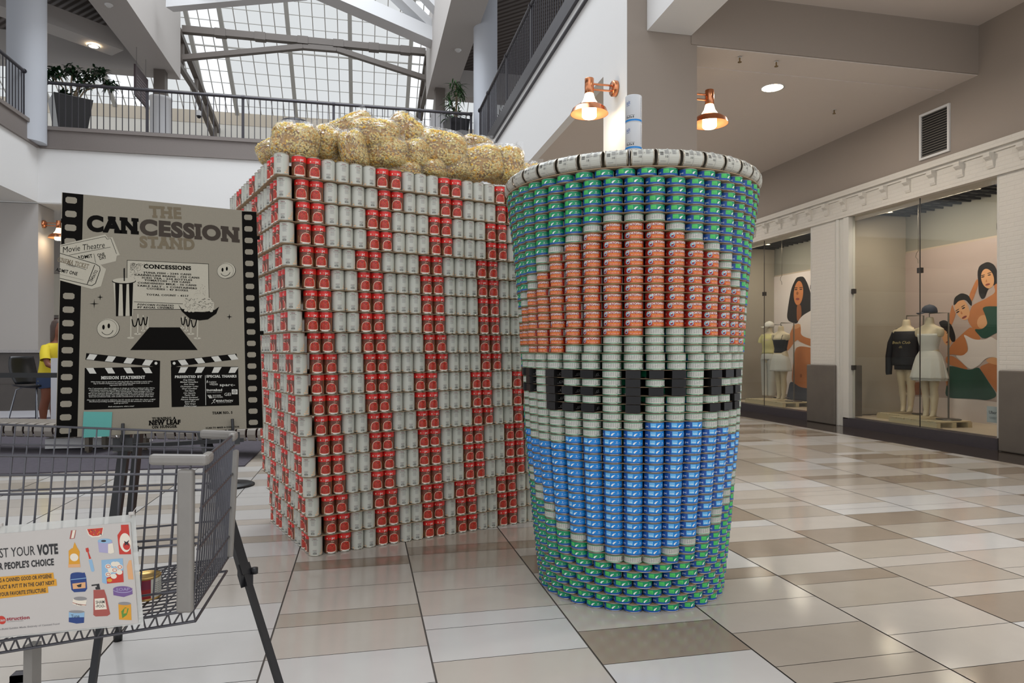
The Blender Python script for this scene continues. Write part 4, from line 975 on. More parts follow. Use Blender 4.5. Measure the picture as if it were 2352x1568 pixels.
# smileys, sparkles
for (x, y, r) in ((1052, 506, 48), (340, 856, 60)):
    S.disc(x+6, y-2, r*1.12, r, 1, 1.4); S.disc(x+4, y-3, r*1.10, r*.98, 2, 1.6); S.disc(x-3, y, r*1.04, r*.95, 1, 1.8); S.disc(x-3, y, r*1.01, r*.92, 2, 2.0)
    S.disc(x-r*.42, y-r*.15, r*.13, r*.25, 1, 2.2); S.disc(x+r*.12, y-r*.28, r*.13, r*.25, 1, 2.2); S.ring(x-3, y+r*.02, r*.62, r*.6, 3, 1, 2.2, 15, 150)
for (x, y, r) in ((256, 704, 30), (292, 664, 19), (1080, 784, 18)):
    S.poly([(x-r, y), (x-3, y-3), (x, y-r), (x+3, y-3), (x+r, y), (x+3, y+3), (x, y+r), (x-3, y+3)], 1, 1.6)
# red-carpet stand: floor wedge, rope posts and ropes
S.poly([(594, 848), (780, 848), (892, 987), (480, 987)], 1, 1.3)
for x, y0, y1 in ((482, 775, 912), (524, 768, 888), (556, 775, 868), (585, 782, 852), (796, 782, 850), (820, 790, 868), (848, 800, 888), (888, 805, 915)):
    S.line([(x, y0), (x, y1)], 6, 2, 1.2); S.disc(x, y1, 22-(30 if 540 < x < 830 else 0)*.3, 6, 2, 1.2)
for x0, x1, y in ((488, 524, 800), (528, 556, 793), (560, 582, 790), (788, 812, 790), (818, 842, 798), (848, 882, 803)):
    S.line([(x0, y), (x0+(x1-x0)*.25, y+38), (x0+(x1-x0)*.5, y+44), (x0+(x1-x0)*.75, y+34), (x1, y-6)], 6, 1, 1.6)
# clapper boards
def clap(pts_body, arm, nst, holes, leanL):
    S.poly(pts_body, 1, 1.4); S.poly(arm, 1, 1.4)
S.poly([(203, 1098), (664, 1088), (664, 1340), (203, 1357)], 1, 1.4); S.poly([(212, 1006), (664, 1053), (664, 1095), (618, 1088), (207, 1046)], 1, 1.4); S.disc(639, 1068, 9, 9, 5, 1.8)
for i in range(4):
    x = 232+i*114; y = 1011+i*11.5; S.poly([(x, y), (x+48, y+5), (x+26, y+38), (x-20, y+33)], 5, 1.8)
    x = 212+i*114; S.poly([(x, 1098-i), (x+44, 1097-i), (x+64, 1132-i), (x+22, 1132-i)], 5, 1.8)
S.poly([(728, 1052), (1128, 1009), (1136, 1043), (776, 1086), (734, 1096)], 1, 1.4); S.poly([(731, 1090), (1140, 1088), (1152, 1326), (740, 1338)], 1, 1.4); S.disc(750, 1068, 9, 9, 5, 1.8)
for i in range(4):
    x = 772+i*101; y = 1050-i*11; S.poly([(x, y), (x+44, y-5), (x+66, y+26), (x+24, y+31)], 5, 1.8)
    x = 790+i*102; S.poly([(x, 1092), (x+46, 1091), (x+26, 1126), (x-14, 1127)], 5, 1.8)
S.text('MISSION STATEMENT', 304, 1158, 574, 1154, 17, 5, slab=1, bold=3)
ms = ["What better way to spend time with the family than watching a movie with a", "bag or bucket of popcorn and soda? We chose these iconic symbols to", "represent this family event.", "",
      "Our 2 structures allow for a balance in design as well as a balanced diet. We've", "prioritized nutritious and filling products like tuna fish, while taking into", "account the colors and shapes of our canned goods. Cheese packages come to", "life on our popcorn through carefully selected labels, which include red tomato", "products and white beans. Our refreshing soda is created with blue labels from", "tuna and condensed milk, with careful consideration to the detail of the logo.", "",
      "Not only is this structure delicious, but it's sturdy too! With thin sheets of MDF", "fiberboard providing stratified reinforcement to the structure, we're able to", "build up and out.", "", "Soda and popcorn, what a treat!"]
y = 1182
for t in ms:
    if t:
        w = len(t)*2.55; S.text(t, 430-w, y+1, 430+w, y-3, 7.2, 5, shear=.28, bold=1)
    y += 10.2
S.text('PRESENTED BY', 755, 1151, 922, 1150, 14, 5, slab=1, bold=3); S.text('SPECIAL THANKS', 948, 1148, 1132, 1147, 14, 5, slab=1, bold=3); S.line([(941, 1142), (948, 1325)], 2.5, 5, 2)
for i, t in enumerate(['Greg Gibbons', 'Michael Schaeffert', 'Anna Vehder', 'Christopher Collet', 'Grant Comiliani', 'Tara Napoo', 'Lian Appaide', 'Taylor Sale', 'Harlow Goodspeed', 'Patrick Fitzgerald', 'Samuel Wood', 'Tyler Kraps', 'Zachary Longo']):
    w = len(t)*3.0; S.text(t, 843+i*.9-w, 1170+i*13.4, 843+i*.9+w, 1169.5+i*13.4, 8.5, 5, shear=.28, bold=1)
S.text('CUDDY', 962, 1184, 1010, 1184, 11, 5); S.text('+FEDER', 968, 1198, 1020, 1197, 11, 5); S.poly([(951, 1176), (957, 1172), (956, 1186), (951, 1190)], 5, 2)
S.text('sparc-', 1030, 1200, 1124, 1199, 16, 5, bold=1); S.text('inovabed', 951, 1232, 1046, 1231, 13, 5, bold=3); S.text('Murphy Beds & More', 953, 1246, 1044, 1245, 4, 5)
S.text('GEI', 1060, 1259, 1100, 1258, 18, 5); S.poly([(1104, 1228), (1139, 1228), (1140, 1258), (1106, 1258)], 5, 2); S.ring(1122, 1243, 11, 10, 2, 1, 3); S.ring(1122, 1243, 5, 5, 2, 1, 3)
S.text('SNYDER', 988, 1266, 1040, 1265, 8, 5); S.text('SNYDER', 988, 1277, 1052, 1275, 8, 5)
for i in range(3): S.line([(960+i*8, 1264), (972+i*6, 1282)], 4, 5, 2); 
S.text('MARATHON', 1010, 1299, 1112, 1298, 12, 5, bold=2, shear=.25); S.text('sports & events', 1016, 1310, 1104, 1308, 4, 5); S.line([(983, 1316), (996, 1304), (1004, 1312)], 2.5, 5, 2); S.line([(996, 1304), (1000, 1294), (990, 1296)], 2.5, 5, 2); S.disc(1002, 1291, 4, 4, 5, 2)
S.text('TURNING A', 620, 1412, 768, 1407, 17, 1, slab=1, bold=3); S.text('NEW LEAF', 601, 1437, 796, 1430, 25, 1, slab=1, bold=5); S.text('ON HUNGER', 621, 1463, 775, 1456, 16, 1, slab=1, bold=3)
S.text('TEAM NO. 5', 988, 1374, 1112, 1370, 14, 1, slab=1, bold=3); S.text('SCAN TO MAKE A DONATION', 951, 1467, 1155, 1458, 9, 1, slab=1, bold=3)
under(S.art.mb.build('printed_artwork', SM), root)
# teal note
e = Board([(52, 28), (1228, 150), (1305, 1464), (28, 1530)], BW, BH, S.P+n*.001, ux, uyv); 
pn = [e.uv(*p) for p in ((200, 1368), (376, 1370), (370, 1520), (192, 1530))]; b = MB(); b.prism([e.P+ux*u+uyv*v+n*.0012 for u, v in pn], n*.0004, 0)
tag(b.build('sticky_note', SM[6]), 'square teal paper note stuck at bottom left of the sign board', 'note')
# ---- easel
EB = mat('easel_black', '#141417', .4); 
er = empty('easel', cw(-1.36, 2.72, 0), 0, 'black folding tripod easel holding the grey sign board', 'easel')
apex = Vector(cw(-1.43, 2.70, 1.53)); 
def leg(a, f, z_split, nm):
    a, f = Vector(a), Vector(f); L = a.z; m = a+(f-a)*((a.z-z_split)/L)
    o = MB().beam(a, m, .034, .022).build(nm, EB); under(o, er)
    o2 = MB().beam(m+(a-m)*.06, f+Vector((0, 0, .02)), .022, .016).build('lower_tube', EB); o2.parent = o
    c = MB(); c.obox(m, (f-a), (f-a).cross(Vector((0, 0, 1))), (0, 0, 1), .022, .024, .018); k = m+ux*.03; c.lathe([(.0, 0), (.012, 0), (.012, .02), (0, .02)], 12, 0, k); c.build('clamp', EB).parent = o
    MB().lathe([(.012, 0), (.016, .0), (.017, .03), (.012, .04), (0, .041)], 14, 0, (f.x, f.y, 0)).build('rubber_foot', EB).parent = o
leg(apex, cw(-.755, 2.25, 0), .38, 'leg'); leg(apex, cw(-1.372, 2.22, 0), .45, 'leg'); leg(apex+Vector(cw(.01, .03, 0)), cw(-1.57, 2.72, 0), .35, 'leg')
hx = [S.P+ux*.19, S.P+ux*.535]
for h_ in hx:
    b = MB(); b.tube([h_-n*.05-uyv*.03, h_+n*.012-uyv*.02, h_+n*.02+uyv*.0, h_+n*.014+uyv*.035], .0055, 8); b.obox(h_-n*.05-uyv*.03, ux, uyv, n, .03, .022, .02)
    under(b.build('ledge_hook', EB), er)
b = MB(); b.beam(S.P+ux*.15-n*.05-uyv*.035, S.P+ux*.58-n*.05-uyv*.035, .02, .014); under(b.build('cross_bar', EB), er)
# ---- stanchion with belt
sp_ = Vector(at(531, 1115, 5.84)); sx, sy = sp_.x, sp_.y
e = empty('stanchion', (sx, sy, 0), 0, 'black belt stanchion with wide round base behind the cart', 'stanchion'); SBk = mat('stanchion_black', '#0e0f12', .4, metal=.2)
MB().lathe([(.19, 0), (.19, .012), (.17, .022), (.03, .035), (.03, .04)], 40).build('base', SBk, e); MB().lathe([(.025, .035), (.025, .93)], 20).build('pole', SBk, e); MB().lathe([(.034, .90), (.034, 1.0), (.0, 1.005)], 20).build('belt_head', SBk, e)
o = MB().prism([(sx-.03, sy, .925), (sx-.03, sy, .965), (sx-7.5, sy+1.6, .97), (sx-7.5, sy+1.6, .92)], (0, .003, 0)).build('belt', SBk, e); o.matrix_parent_inverse = Matrix.Translation(-e.location)
# ================================================================ shopping cart
WIRE = mat('cart_wire', '#5f5e63', .35, metal=.75); PLG = mat('cart_grey_plastic', '#86827d', .42, noise=.08, nscale=30)
ct = empty('shopping_cart', cw(-1.3, 1.9, 0), 0, 'grey wire shopping cart cut off by the left edge, carrying the vote poster', 'cart')
NF, FF, NB, FB = [Vector(cw(*p)) for p in ((-.745, 1.655, .895), (-.87, 2.14, .895), (-1.75, 1.66, .905), (-1.75, 2.17, .925))]
nf, ff, nb, fb = [Vector(cw(*p)) for p in ((-.775, 1.66, .525), (-.865, 2.08, .525), (-1.75, 1.60, .385), (-1.75, 2.10, .385))]
def L_(a, b, t): return a+(b-a)*t
def put(b, nm, m=WIRE): return under(b.build(nm, m), ct)
def side(nm, TF, TB, BF, BB, n, hs, inset, foot=None):
    b = MB()
    for i in range(n+1):
        t = i/n; a, c = L_(TF, TB, t), L_(BF, BB, t); b.tube([a, c], .0024, 6)
    for h in hs: b.tube([L_(TF, BF, h), L_(TB, BB, h)], .0036 if h in (0, 1) else .0030, 8)
    put(b, nm)
side('near_side', NF, NB, nf, nb, 30, (0, .105, .21, .52, .56, .86, 1), 0)
side('far_side', FF, FB, ff, fb, 20, (0, .12, .4, .7, 1), 0)
b = MB()
for i in range(1, 16):
    t = i/16; b.tube([L_(NF, FF, t), L_(nf, ff, t)], .0024, 6)
for h in (0, .1, .33, .6, .83, 1): b.tube([L_(NF, nf, h), L_(FF, ff, h)], .0036, 8)
put(b, 'front_side')
b = MB()
for i in range(0, 17):
    t = i/16; b.tube([L_(nf, ff, t), L_(nb, fb, t)], .0022, 6)
for i in range(0, 34):
    t = i/33; b.tube([L_(nf, nb, t), L_(ff, fb, t)], .0022, 6)
dn = Vector((0, 0, -.035)); ins = (ff-nf).normalized()*.02
b.tube([nf+dn+ins, nb+dn+ins], .0036, 8); b.tube([ff+dn-ins, fb+dn-ins], .0036, 8); b.tube([nf+dn+ins, ff+dn-ins], .0036, 8)
for i in range(34):
    t = i/33; t2 = (i+.8)/33; a = L_(nf, nb, t); b.tube([a, L_(nf, nb, t2)+dn+ins], .0022, 6); b.tube([a, L_(nf, nb, t)+dn+ins], .0022, 6)
    b.tube([L_(ff, fb, t), L_(ff, fb, t2)+dn-ins], .0022, 6)
put(b, 'basket_floor')
# plastic bumpers: corner posts and rim caps
def post(T, B, w, t, nm):
    o = MB(); d = (B-T); up = d.normalized(); sx_ = (NB-NF).normalized(); sy_ = up.cross(sx_)
    pts = []
    o.obox((T+B)/2, up, sx_, sy_, d.length/2, w/2, t/2); oo = under(o.build(nm, PLG, None, bevel=.006), ct); return oo
post(Vector(cw(-.787, 1.65, .868)), Vector(cw(-.792, 1.655, .522)), .038, .022, 'corner_bumper'); post(FF+Vector((0, 0, -.05)), ff, .026, .022, 'corner_bumper')
for A_, Bk, Oth, ln, nm in ((NF, NB, FF, .125, 'rim_cap'), (FF, FB, NF, .10, 'rim_cap')):
    o = MB(); dr = (Bk-A_).normalized(); do = (Oth-A_).normalized(); z = Vector((0, 0, 1)); c = A_+Vector((0, 0, -.005))
    o.obox(c+dr*ln/2, dr, dr.cross(z), z, ln/2+.008, .011, .0135); o.obox(c+do*.03, do, do.cross(z), z, .034, .011, .013)
    under(o.build(nm, PLG, None, bevel=.008), ct)
# chassis leg and wheels, handle end out of frame
legt, legb = Vector(at(75, 1478, 1.72)), Vector(at(72, 1478, 1.72)); legb.z = .12
MBx = MB().beam(legt, legb, .034, .022); put(MBx, 'leg', PLG)
legf = Vector(cw(-1.55, 2.15, .40)); b = MB().beam(legf, legf-Vector((0, 0, .28)), .034, .022); put(b, 'leg', PLG)
for c in (legb, legf-Vector((0, 0, .28))):
    w = MB(); w.lathe([(0, -.014), (.055, -.014), (.06, -.008), (.06, .008), (.055, .014), (0, .014)], 28, 0, (c.x, c.y, .0605), Matrix.Rotation(R(90), 3, 'X')); put(w, 'wheel', EB)
    w = MB(); w.box(c.x-.02, c.x+.02, c.y-.02, c.y-.016, .05, .14); w.box(c.x-.02, c.x+.02, c.y+.016, c.y+.02, .05, .14); w.box(c.x-.02, c.x+.02, c.y-.02, c.y+.02, .118, .14); put(w, 'wheel_fork', WIRE)
b = MB()
for i in range(1, 14): b.tube([L_(NB, FB, i/14), L_(nb, fb, i/14)], .0024, 6)
for h in (0, .25, .5, .75, 1): b.tube([L_(NB, nb, h), L_(FB, fb, h)], .0036, 8)
put(b, 'back_side')
hd = (NB-NF).normalized()*.16+Vector((0, 0, .07)); b = MB(); b.tube([NB, NB+hd], .009, 10); b.tube([FB, FB+hd], .009, 10); put(b, 'handle_bracket')
b = MB(); b.tube([NB+hd, FB+hd], .016, 14); put(b, 'handle', PLG)
# can in the cart
p = Vector(cw(-.955, 1.78, 0)); zf = .52-.012
e = empty('food_can', (p.x, p.y, .512), R(25), 'red can with gold lid lying upright in the wire cart beside the poster', 'can')
MB().lathe([(.034, 0), (.037, .001), (.037, .004), (.0358, .005), (.0358, .055), (.037, .056), (.037, .059), (.034, .06), (.033, .057), (0, .057)], 32).build('can_body', GOLD, e)
A = Art(cyl_map(.0359), 10); A.rect(-180, .006, 10, .054, 0); A.rect(10, .006, 180, .054, 1); A.rect(-30, .03, 10, .052, 2, 1.5)
for j in range(7): A.rect(20, .012+j*.005, 70, .0135+j*.005, 3, 2)
A.mb.build('paper_label', [mat('can_red', '#9c1f22', .4), C_LAB, C_MAR, C_TXT], e)
# ---- vote poster hanging on the near side
v0, v1, v2, v3 = Vector(at(0, 1214, 1.575)), Vector(at(312, 1193, 1.60)), Vector(at(312, 1428, 1.595)), Vector(at(0, 1465, 1.58))
vux = ((v1-v0)+(v2-v3)); vuy = ((v0-v3)+(v1-v2)); VW, VH = vux.length/2, vuy.length/2; vux.normalize(); vuy = (vuy-vux*vuy.dot(vux)).normalized(); vc = (v0+v1+v2+v3)/4
V = Board([(0, 208), (1198, 128), (1198, 1030), (0, 1172)], VW, VH, vc-vux*VW/2-vuy*VH/2, vux, vuy)
VM = [mat('poster_paper', '#c3bdb8', .45), mat('poster_charcoal', '#2b2a2c', .5), mat('poster_amber', '#d99a2b', .5), mat('poster_red', '#c33a2e', .5), mat('poster_maroon', '#9c2436', .5), mat('poster_navy', '#27407c', .5), mat('poster_lilac', '#a9a3c4', .5),
      mat('poster_purple', '#75598f', .5), mat('poster_skyblue', '#8fb3d0', .5), mat('poster_brick', '#a5544c', .5), mat('poster_cream', '#e6dccb', .5), mat('poster_green', '#5c8c3a', .5), mat('poster_grey', '#8d8a8a', .5), mat('poster_peach', '#dda878', .5), mat('clear_sleeve', '#dcdcd8', .15, alpha=.55)]
ve = empty('vote_poster', tuple(V.P), 0, 'white CAST YOUR VOTE poster in clear sleeve hung on the side of the wire cart', 'poster')
ex = .30; b = MB(); n2 = V.n; P = V.P-vux*ex
b.prism([P, P+vux*(VW+ex-.004), P+vux*(VW+ex-.004)+vuy*VH*.965, P+vuy*VH*.965], -n2*.0012, 0); under(b.build('sheet', VM), ve)
b = MB(); b.prism([P-vuy*.004, P+vux*(VW+ex+.006)-vuy*.004, P+vux*(VW+ex+.006)+vuy*VH*1.03, P+vuy*VH*1.03], n2*.0002, 14)
P2 = P-n2*.002; b = MB(); b.prism([P2-vuy*.004, P2+vux*(VW+ex+.007)-vuy*.004, P2+vux*(VW+ex+.007)+vuy*VH*1.035, P2+vuy*VH*1.035], -n2*.0006, 14); under(b.build('clear_sleeve', VM), ve)
v = V
v.text('CAST YOUR', -92, 422, 342, 392, 82, 1); v.text('VOTE', 362, 391, 548, 380, 82, 1, bold=4)
v.text("FOR PEOPLE'S CHOICE", -70, 540, 503, 496, 56, 1, bold=3)
v.poly([(-200, 645), (490, 592), (494, 650), (512, 648), (514, 708), (432, 716), (432, 772), (-200, 850)], 2, 1.2)
v.text('BRING A CANNED GOOD OR HYGIENE', -72, 668, 474, 622, 33, 1, bold=2); v.text('PRODUCT & PUT IT IN THE CART NEXT', -85, 730, 494, 680, 33, 1, bold=2); v.text('TO YOUR FAVORITE STRUCTURE', -70, 795, 412, 748, 33, 1, bold=2)
v.disc(-10, 1022, 38, 38, 3, 1.3); v.text('can', -40, 1024, 22, 1018, 24, 0, 2, bold=2); v.text('struction', 36, 1010, 246, 992, 30, 4, 2, bold=2); v.text('FOUNDATION INC', 40, 1036, 190, 1024, 8, 12, 2)
v.text('A Design-Build Exhibit Made Entirely of Canned Food', -140, 1118, 508, 1046, 15, 12, 2, bold=1)
# icons
v.poly([(676, 220), (720, 218), (700, 292), (656, 296)], 9, 1.2); v.poly([(690, 220), (714, 219), (694, 288), (670, 290)], 10, 1.4)
v.poly([(808, 210), (958, 200), (945, 262), (915, 283), (850, 285), (822, 265)], 10, 1.2); v.poly([(815, 212), (952, 203), (938, 255), (905, 272), (860, 274), (830, 258)], 3, 1.4)
qq = random.Random(2)
for i in range(26): x, y = qq.uniform(830, 935), qq.uniform(214, 262); v.disc(x, y, 7, 3.5, qq.choice((1, 2, 9)), 1.6, n=8, rot=qq.uniform(0, 90))
v.poly([(1104, 182), (1168, 180), (1170, 436), (1072, 436), (1068, 270), (1102, 225)], 3, 1.2); v.disc(1130, 335, 48, 82, 10, 1.4); v.disc(1138, 365, 30, 34, 3, 1.6); v.poly([(1120, 320), (1140, 330), (1165, 312), (1152, 340), (1160, 365), (1140, 350), (1120, 362), (1126, 342)], 1, 1.8)
v.poly([(698, 324), (718, 375), (678, 378)], 2, 1.2); v.poly([(668, 378), (720, 376), (736, 410), (728, 460), (732, 545), (628, 548), (636, 480), (640, 400)], 2, 1.3); v.disc(684, 458, 36, 34, 10, 1.5)
v.poly([(628, 520), (731, 516), (732, 545), (626, 548)], 13, 1.6)
v.poly([(788, 380), (812, 374), (818, 405), (812, 412), (830, 470), (812, 474), (802, 414), (792, 412)], 3, 1.2); v.poly([(806, 482), (836, 478), (850, 575), (835, 588), (822, 580)], 8, 1.2)
v.poly([(898, 318), (1018, 312), (1030, 420), (1000, 430), (978, 424), (902, 416)], 6, 1.2); v.disc(958, 318, 60, 20, 8, 1.4); v.disc(948, 318, 22, 9, 1, 1.6); v.poly([(984, 345), (1024, 338), (1030, 420), (1000, 430), (978, 424)], 10, 1.35)
v.poly([(916, 484), (1098, 470), (1090, 676), (936, 692), (908, 680)], 8, 1.2); v.poly([(948, 640), (1092, 575), (1090, 676), (948, 690)], 3, 1.4)
for x, y in ((970, 540), (1020, 520), (1068, 545), (965, 610), (1022, 572), (1060, 590), (1010, 625), (990, 572), (1045, 520)): v.disc(x, y, 26, 22, 10, 1.5, n=14)
for x, y in ((970, 540), (1068, 545), (1022, 572), (965, 610)): v.ring(x, y, 17, 12, 4, 3, 1.8, n=12)
v.disc(972, 660, 22, 16, 2, 1.7, n=12)
v.poly([(1148, 490), (1168, 486), (1174, 654), (1130, 652), (1126, 540)], 13, 1.2)
v.poly([(640, 610), (765, 592), (775, 640), (775, 735), (755, 760), (660, 766), (638, 745), (634, 650)], 5, 1.2); v.poly([(650, 690), (765, 676), (762, 728), (652, 738)], 13, 1.4); v.poly([(685, 705), (730, 690), (725, 720), (700, 722)], 1, 1.6); v.disc(705, 608, 62, 18, 5, 1.5); v.line([(640, 655), (775, 640)], 6, 8, 1.6)
v.poly([(648, 818), (764, 838), (748, 886), (690, 888), (636, 868)], 10, 1.2); v.disc(708, 822, 58, 17, 12, 1.4); v.line([(640, 858), (690, 872), (752, 878)], 5, 9, 1.6); v.text('meat', 668, 868, 722, 878, 16, 1, 1.8)
v.poly([(600, 940), (736, 938), (724, 1035), (660, 1043), (592, 1030)], 8, 1.2); v.disc(668, 938, 68, 12, 12, 1.4); v.poly([(596, 990), (730, 985), (724, 1035), (660, 1043), (592, 1030)], 5, 1.35); v.text('Tuna', 616, 978, 690, 974, 26, 1, 1.8)
v.poly([(828, 745), (920, 742), (935, 800), (955, 955), (930, 972), (830, 978), (810, 965), (825, 800)], 9, 1.2); v.poly([(832, 822), (918, 814), (930, 912), (828, 920)], 10, 1.4); v.text('SHAM', 840, 853, 915, 848, 26, 1, 1.8, bold=1); v.text('-POO-', 836, 888, 918, 884, 24, 1, 1.8, bold=1)
v.poly([(848, 742), (845, 722), (860, 718), (858, 706), (816, 712), (814, 700), (882, 690), (884, 716), (888, 740)], 1, 1.3)
v.poly([(995, 740), (1158, 728), (1156, 780), (1080, 806), (995, 790)], 7, 1.2); v.disc(1076, 740, 82, 30, 6, 1.3); v.disc(1076, 738, 80, 26, 7, 1.5); v.text('SOAP', 1022, 742, 1136, 736, 24, 6, 1.8)
v.poly([(1030, 868), (1136, 862), (1130, 1005), (1026, 1002)], 13, 1.2); v.poly([(1030, 868), (1136, 862), (1130, 1005), (1026, 1002)], 2, 1.25); v.disc(1083, 862, 53, 14, 12, 1.4); v.poly([(1055, 990), (1050, 930), (1085, 895), (1115, 905), (1095, 960)], 11, 1.5); v.poly([(1068, 950), (1080, 905), (1105, 900), (1092, 945)], 2, 1.7)
under(v.art.mb.build('printed_artwork', VM), ve)
b = MB()
for t in (.02, .99): 
    c = V.P+vux*(VW*t)+vuy*VH*1.0; b.tube([c-n2*.004, c+n2*.002+vuy*.004, c+vuy*.014-n2*.004], .0015, 6); b.obox(c+vuy*.012+vux*.004, vux, vuy, n2, .006, .003, .003)
b.tube([V.P+vux*VW*.99+vuy*VH*1.02, V.P+vux*(VW*.99+.016)+vuy*(VH*1.02+.02)], .001, 5)
under(b.build('cable_ties', VM[0]), ve)
# ---- popcorn bags
KM = [mat('popcorn_pale', '#f3dd8c', .65), mat('popcorn_yellow', '#efb93a', .6), mat('popcorn_brown', '#a5742c', .6), mat('popcorn_core', '#c0922f', .9)]
def film_mat():
    m = bpy.data.materials.new('clear_bag_film'); m.use_nodes = True; nt = m.node_tree; nt.nodes.clear()
    o = nt.nodes.new('ShaderNodeOutputMaterial'); t = nt.nodes.new('ShaderNodeBsdfTransparent'); g = nt.nodes.new('ShaderNodeBsdfGlossy'); g.inputs['Roughness'].default_value = .12
    d = nt.nodes.new('ShaderNodeBsdfDiffuse'); d.inputs[0].default_value = (.9, .92, .95, 1)
    tc = nt.nodes.new('ShaderNodeTexCoord'); mp = nt.nodes.new('ShaderNodeMapping'); mp.inputs['Scale'].default_value = (14, 40, 9); nz = nt.nodes.new('ShaderNodeTexNoise'); nz.inputs['Scale'].default_value = 1.4; nz.inputs['Detail'].default_value = 3; nz.inputs['Distortion'].default_value = 1.2
    nt.links.new(tc.outputs['Object'], mp.inputs[0]); nt.links.new(mp.outputs[0], nz.inputs['Vector'])
    bp = nt.nodes.new('ShaderNodeBump'); bp.inputs['Strength'].default_value = 1; bp.inputs['Distance'].default_value = .03; nt.links.new(nz.outputs['Fac'], bp.inputs['Height']); nt.links.new(bp.outputs[0], g.inputs['Normal'])
    lw = nt.nodes.new('ShaderNodeLayerWeight'); lw.inputs['Blend'].default_value = .25; nt.links.new(bp.outputs[0], lw.inputs['Normal'])
    m1 = nt.nodes.new('ShaderNodeMixShader'); m1.inputs[0].default_value = .07; nt.links.new(t.outputs[0], m1.inputs[1]); nt.links.new(d.outputs[0], m1.inputs[2])
    ma = nt.nodes.new('ShaderNodeMath'); ma.operation = 'MULTIPLY_ADD'; ma.inputs[1].default_value = .6; ma.inputs[2].default_value = .05; nt.links.new(lw.outputs['Facing'], ma.inputs[0])
    m2 = nt.nodes.new('ShaderNodeMixShader'); nt.links.new(ma.outputs[0], m2.inputs[0]); nt.links.new(m1.outputs[0], m2.inputs[1]); nt.links.new(g.outputs[0], m2.inputs[2]); nt.links.new(m2.outputs[0], o.inputs[0])
    return m
FILM = film_mat()
ICO_V = []; 
_t = (1+5**.5)/2
ICO_V = np.array([(-1, _t, 0), (1, _t, 0), (-1, -_t, 0), (1, -_t, 0), (0, -1, _t), (0, 1, _t), (0, -1, -_t), (0, 1, -_t), (_t, 0, -1), (_t, 0, 1), (-_t, 0, -1), (-_t, 0, 1)])/1.902
ICO_F = [(0, 11, 5), (0, 5, 1), (0, 1, 7), (0, 7, 10), (0, 10, 11), (1, 5, 9), (5, 11, 4), (11, 10, 2), (10, 7, 6), (7, 1, 8), (3, 9, 4), (3, 4, 2), (3, 2, 6), (3, 6, 8), (3, 8, 9), (4, 9, 5), (2, 4, 11), (6, 2, 10), (8, 6, 7), (9, 8, 1)]
def pillow(th, ph, A_, k=1.0, v=0):
    x, y, z = math.cos(ph)*math.cos(th), math.cos(ph)*math.sin(th), math.sin(ph)
    f = lambda v, e: math.copysign(abs(v)**e, v)
    return Vector((f(x, .66)*A_[0]*k*(1+.10*z*z), f(y, .85)*A_[1]*k, f(z, .66)*A_[2]*k*(1+.10*x*x)))
def bag_meshes(seed):
    g = random.Random(seed); A_ = [(.125, .085, .10), (.118, .08, .104), (.13, .085, .096), (.122, .088, .10)][seed]; b = MB()
    b.grid(lambda u, w: pillow(u*2*math.pi, (w-.5)*math.pi, A_, .88), 24, 14, 3)
    n_ = 3400; G = np.random.default_rng(seed); th = G.uniform(0, 2*math.pi, n_); ph = np.arcsin(G.uniform(-1, 1, n_))
    P_ = np.array([tuple(pillow(a, c, A_, k)) for a, c, k in zip(th, ph, G.uniform(.91, .985, n_))])
    mats_ = G.choice([0, 0, 0, 1, 1, 2], n_, p=[.25, .2, .15, .2, .14, .06])
    for i in range(n_):
        s_ = G.uniform(.0054, .0084) if mats_[i] < 2 else .0028; sc = G.uniform(.6, 1.15, 3)*s_; q4 = G.normal(size=3)
        vs = (ICO_V*(1+.28*G.normal(size=(12, 1))))*sc @ np.array(Matrix.Rotation(q4[0]*3, 3, Vector(q4))).T+P_[i]*(1.012 if mats_[i] == 2 else 1)
        b.add(vs.tolist(), ICO_F, int(mats_[i]), True)
    pop = b.mesh('popcorn', KM)
    f = MB()
    def fl(u, w):
        th, ph = u*2*math.pi, (w-.5)*math.pi; p = pillow(th, ph, A_, 1.045); n_ = math.sin(th*5+seed)*math.cos(ph*4)*.004+math.sin(th*13+ph*9)*.0018
        pin = max(0, (abs(p.x)/A_[0]-.75))*1.6
        top = max(0, p.z/A_[2]-.55)
        return Vector((p.x*(1+n_*6+.05*pin), p.y*(1+n_*4)*(1-.5*top), p.z*(1+.35*top*abs(math.cos(th))**2)))
    f.grid(fl, 48, 24, 0)
    # sealed edge fin sticking up to one side
    f.grid(lambda u, w: Vector(((-.8+1.75*u)*A_[0], .004*math.sin(u*20), A_[2]*(.80+.45*w*(.25+u)+.03*math.sin(u*17)))), 14, 3, 0)
    return pop, f.mesh('clear_film', [FILM])
BAGV = [bag_meshes(i) for i in range(4)]
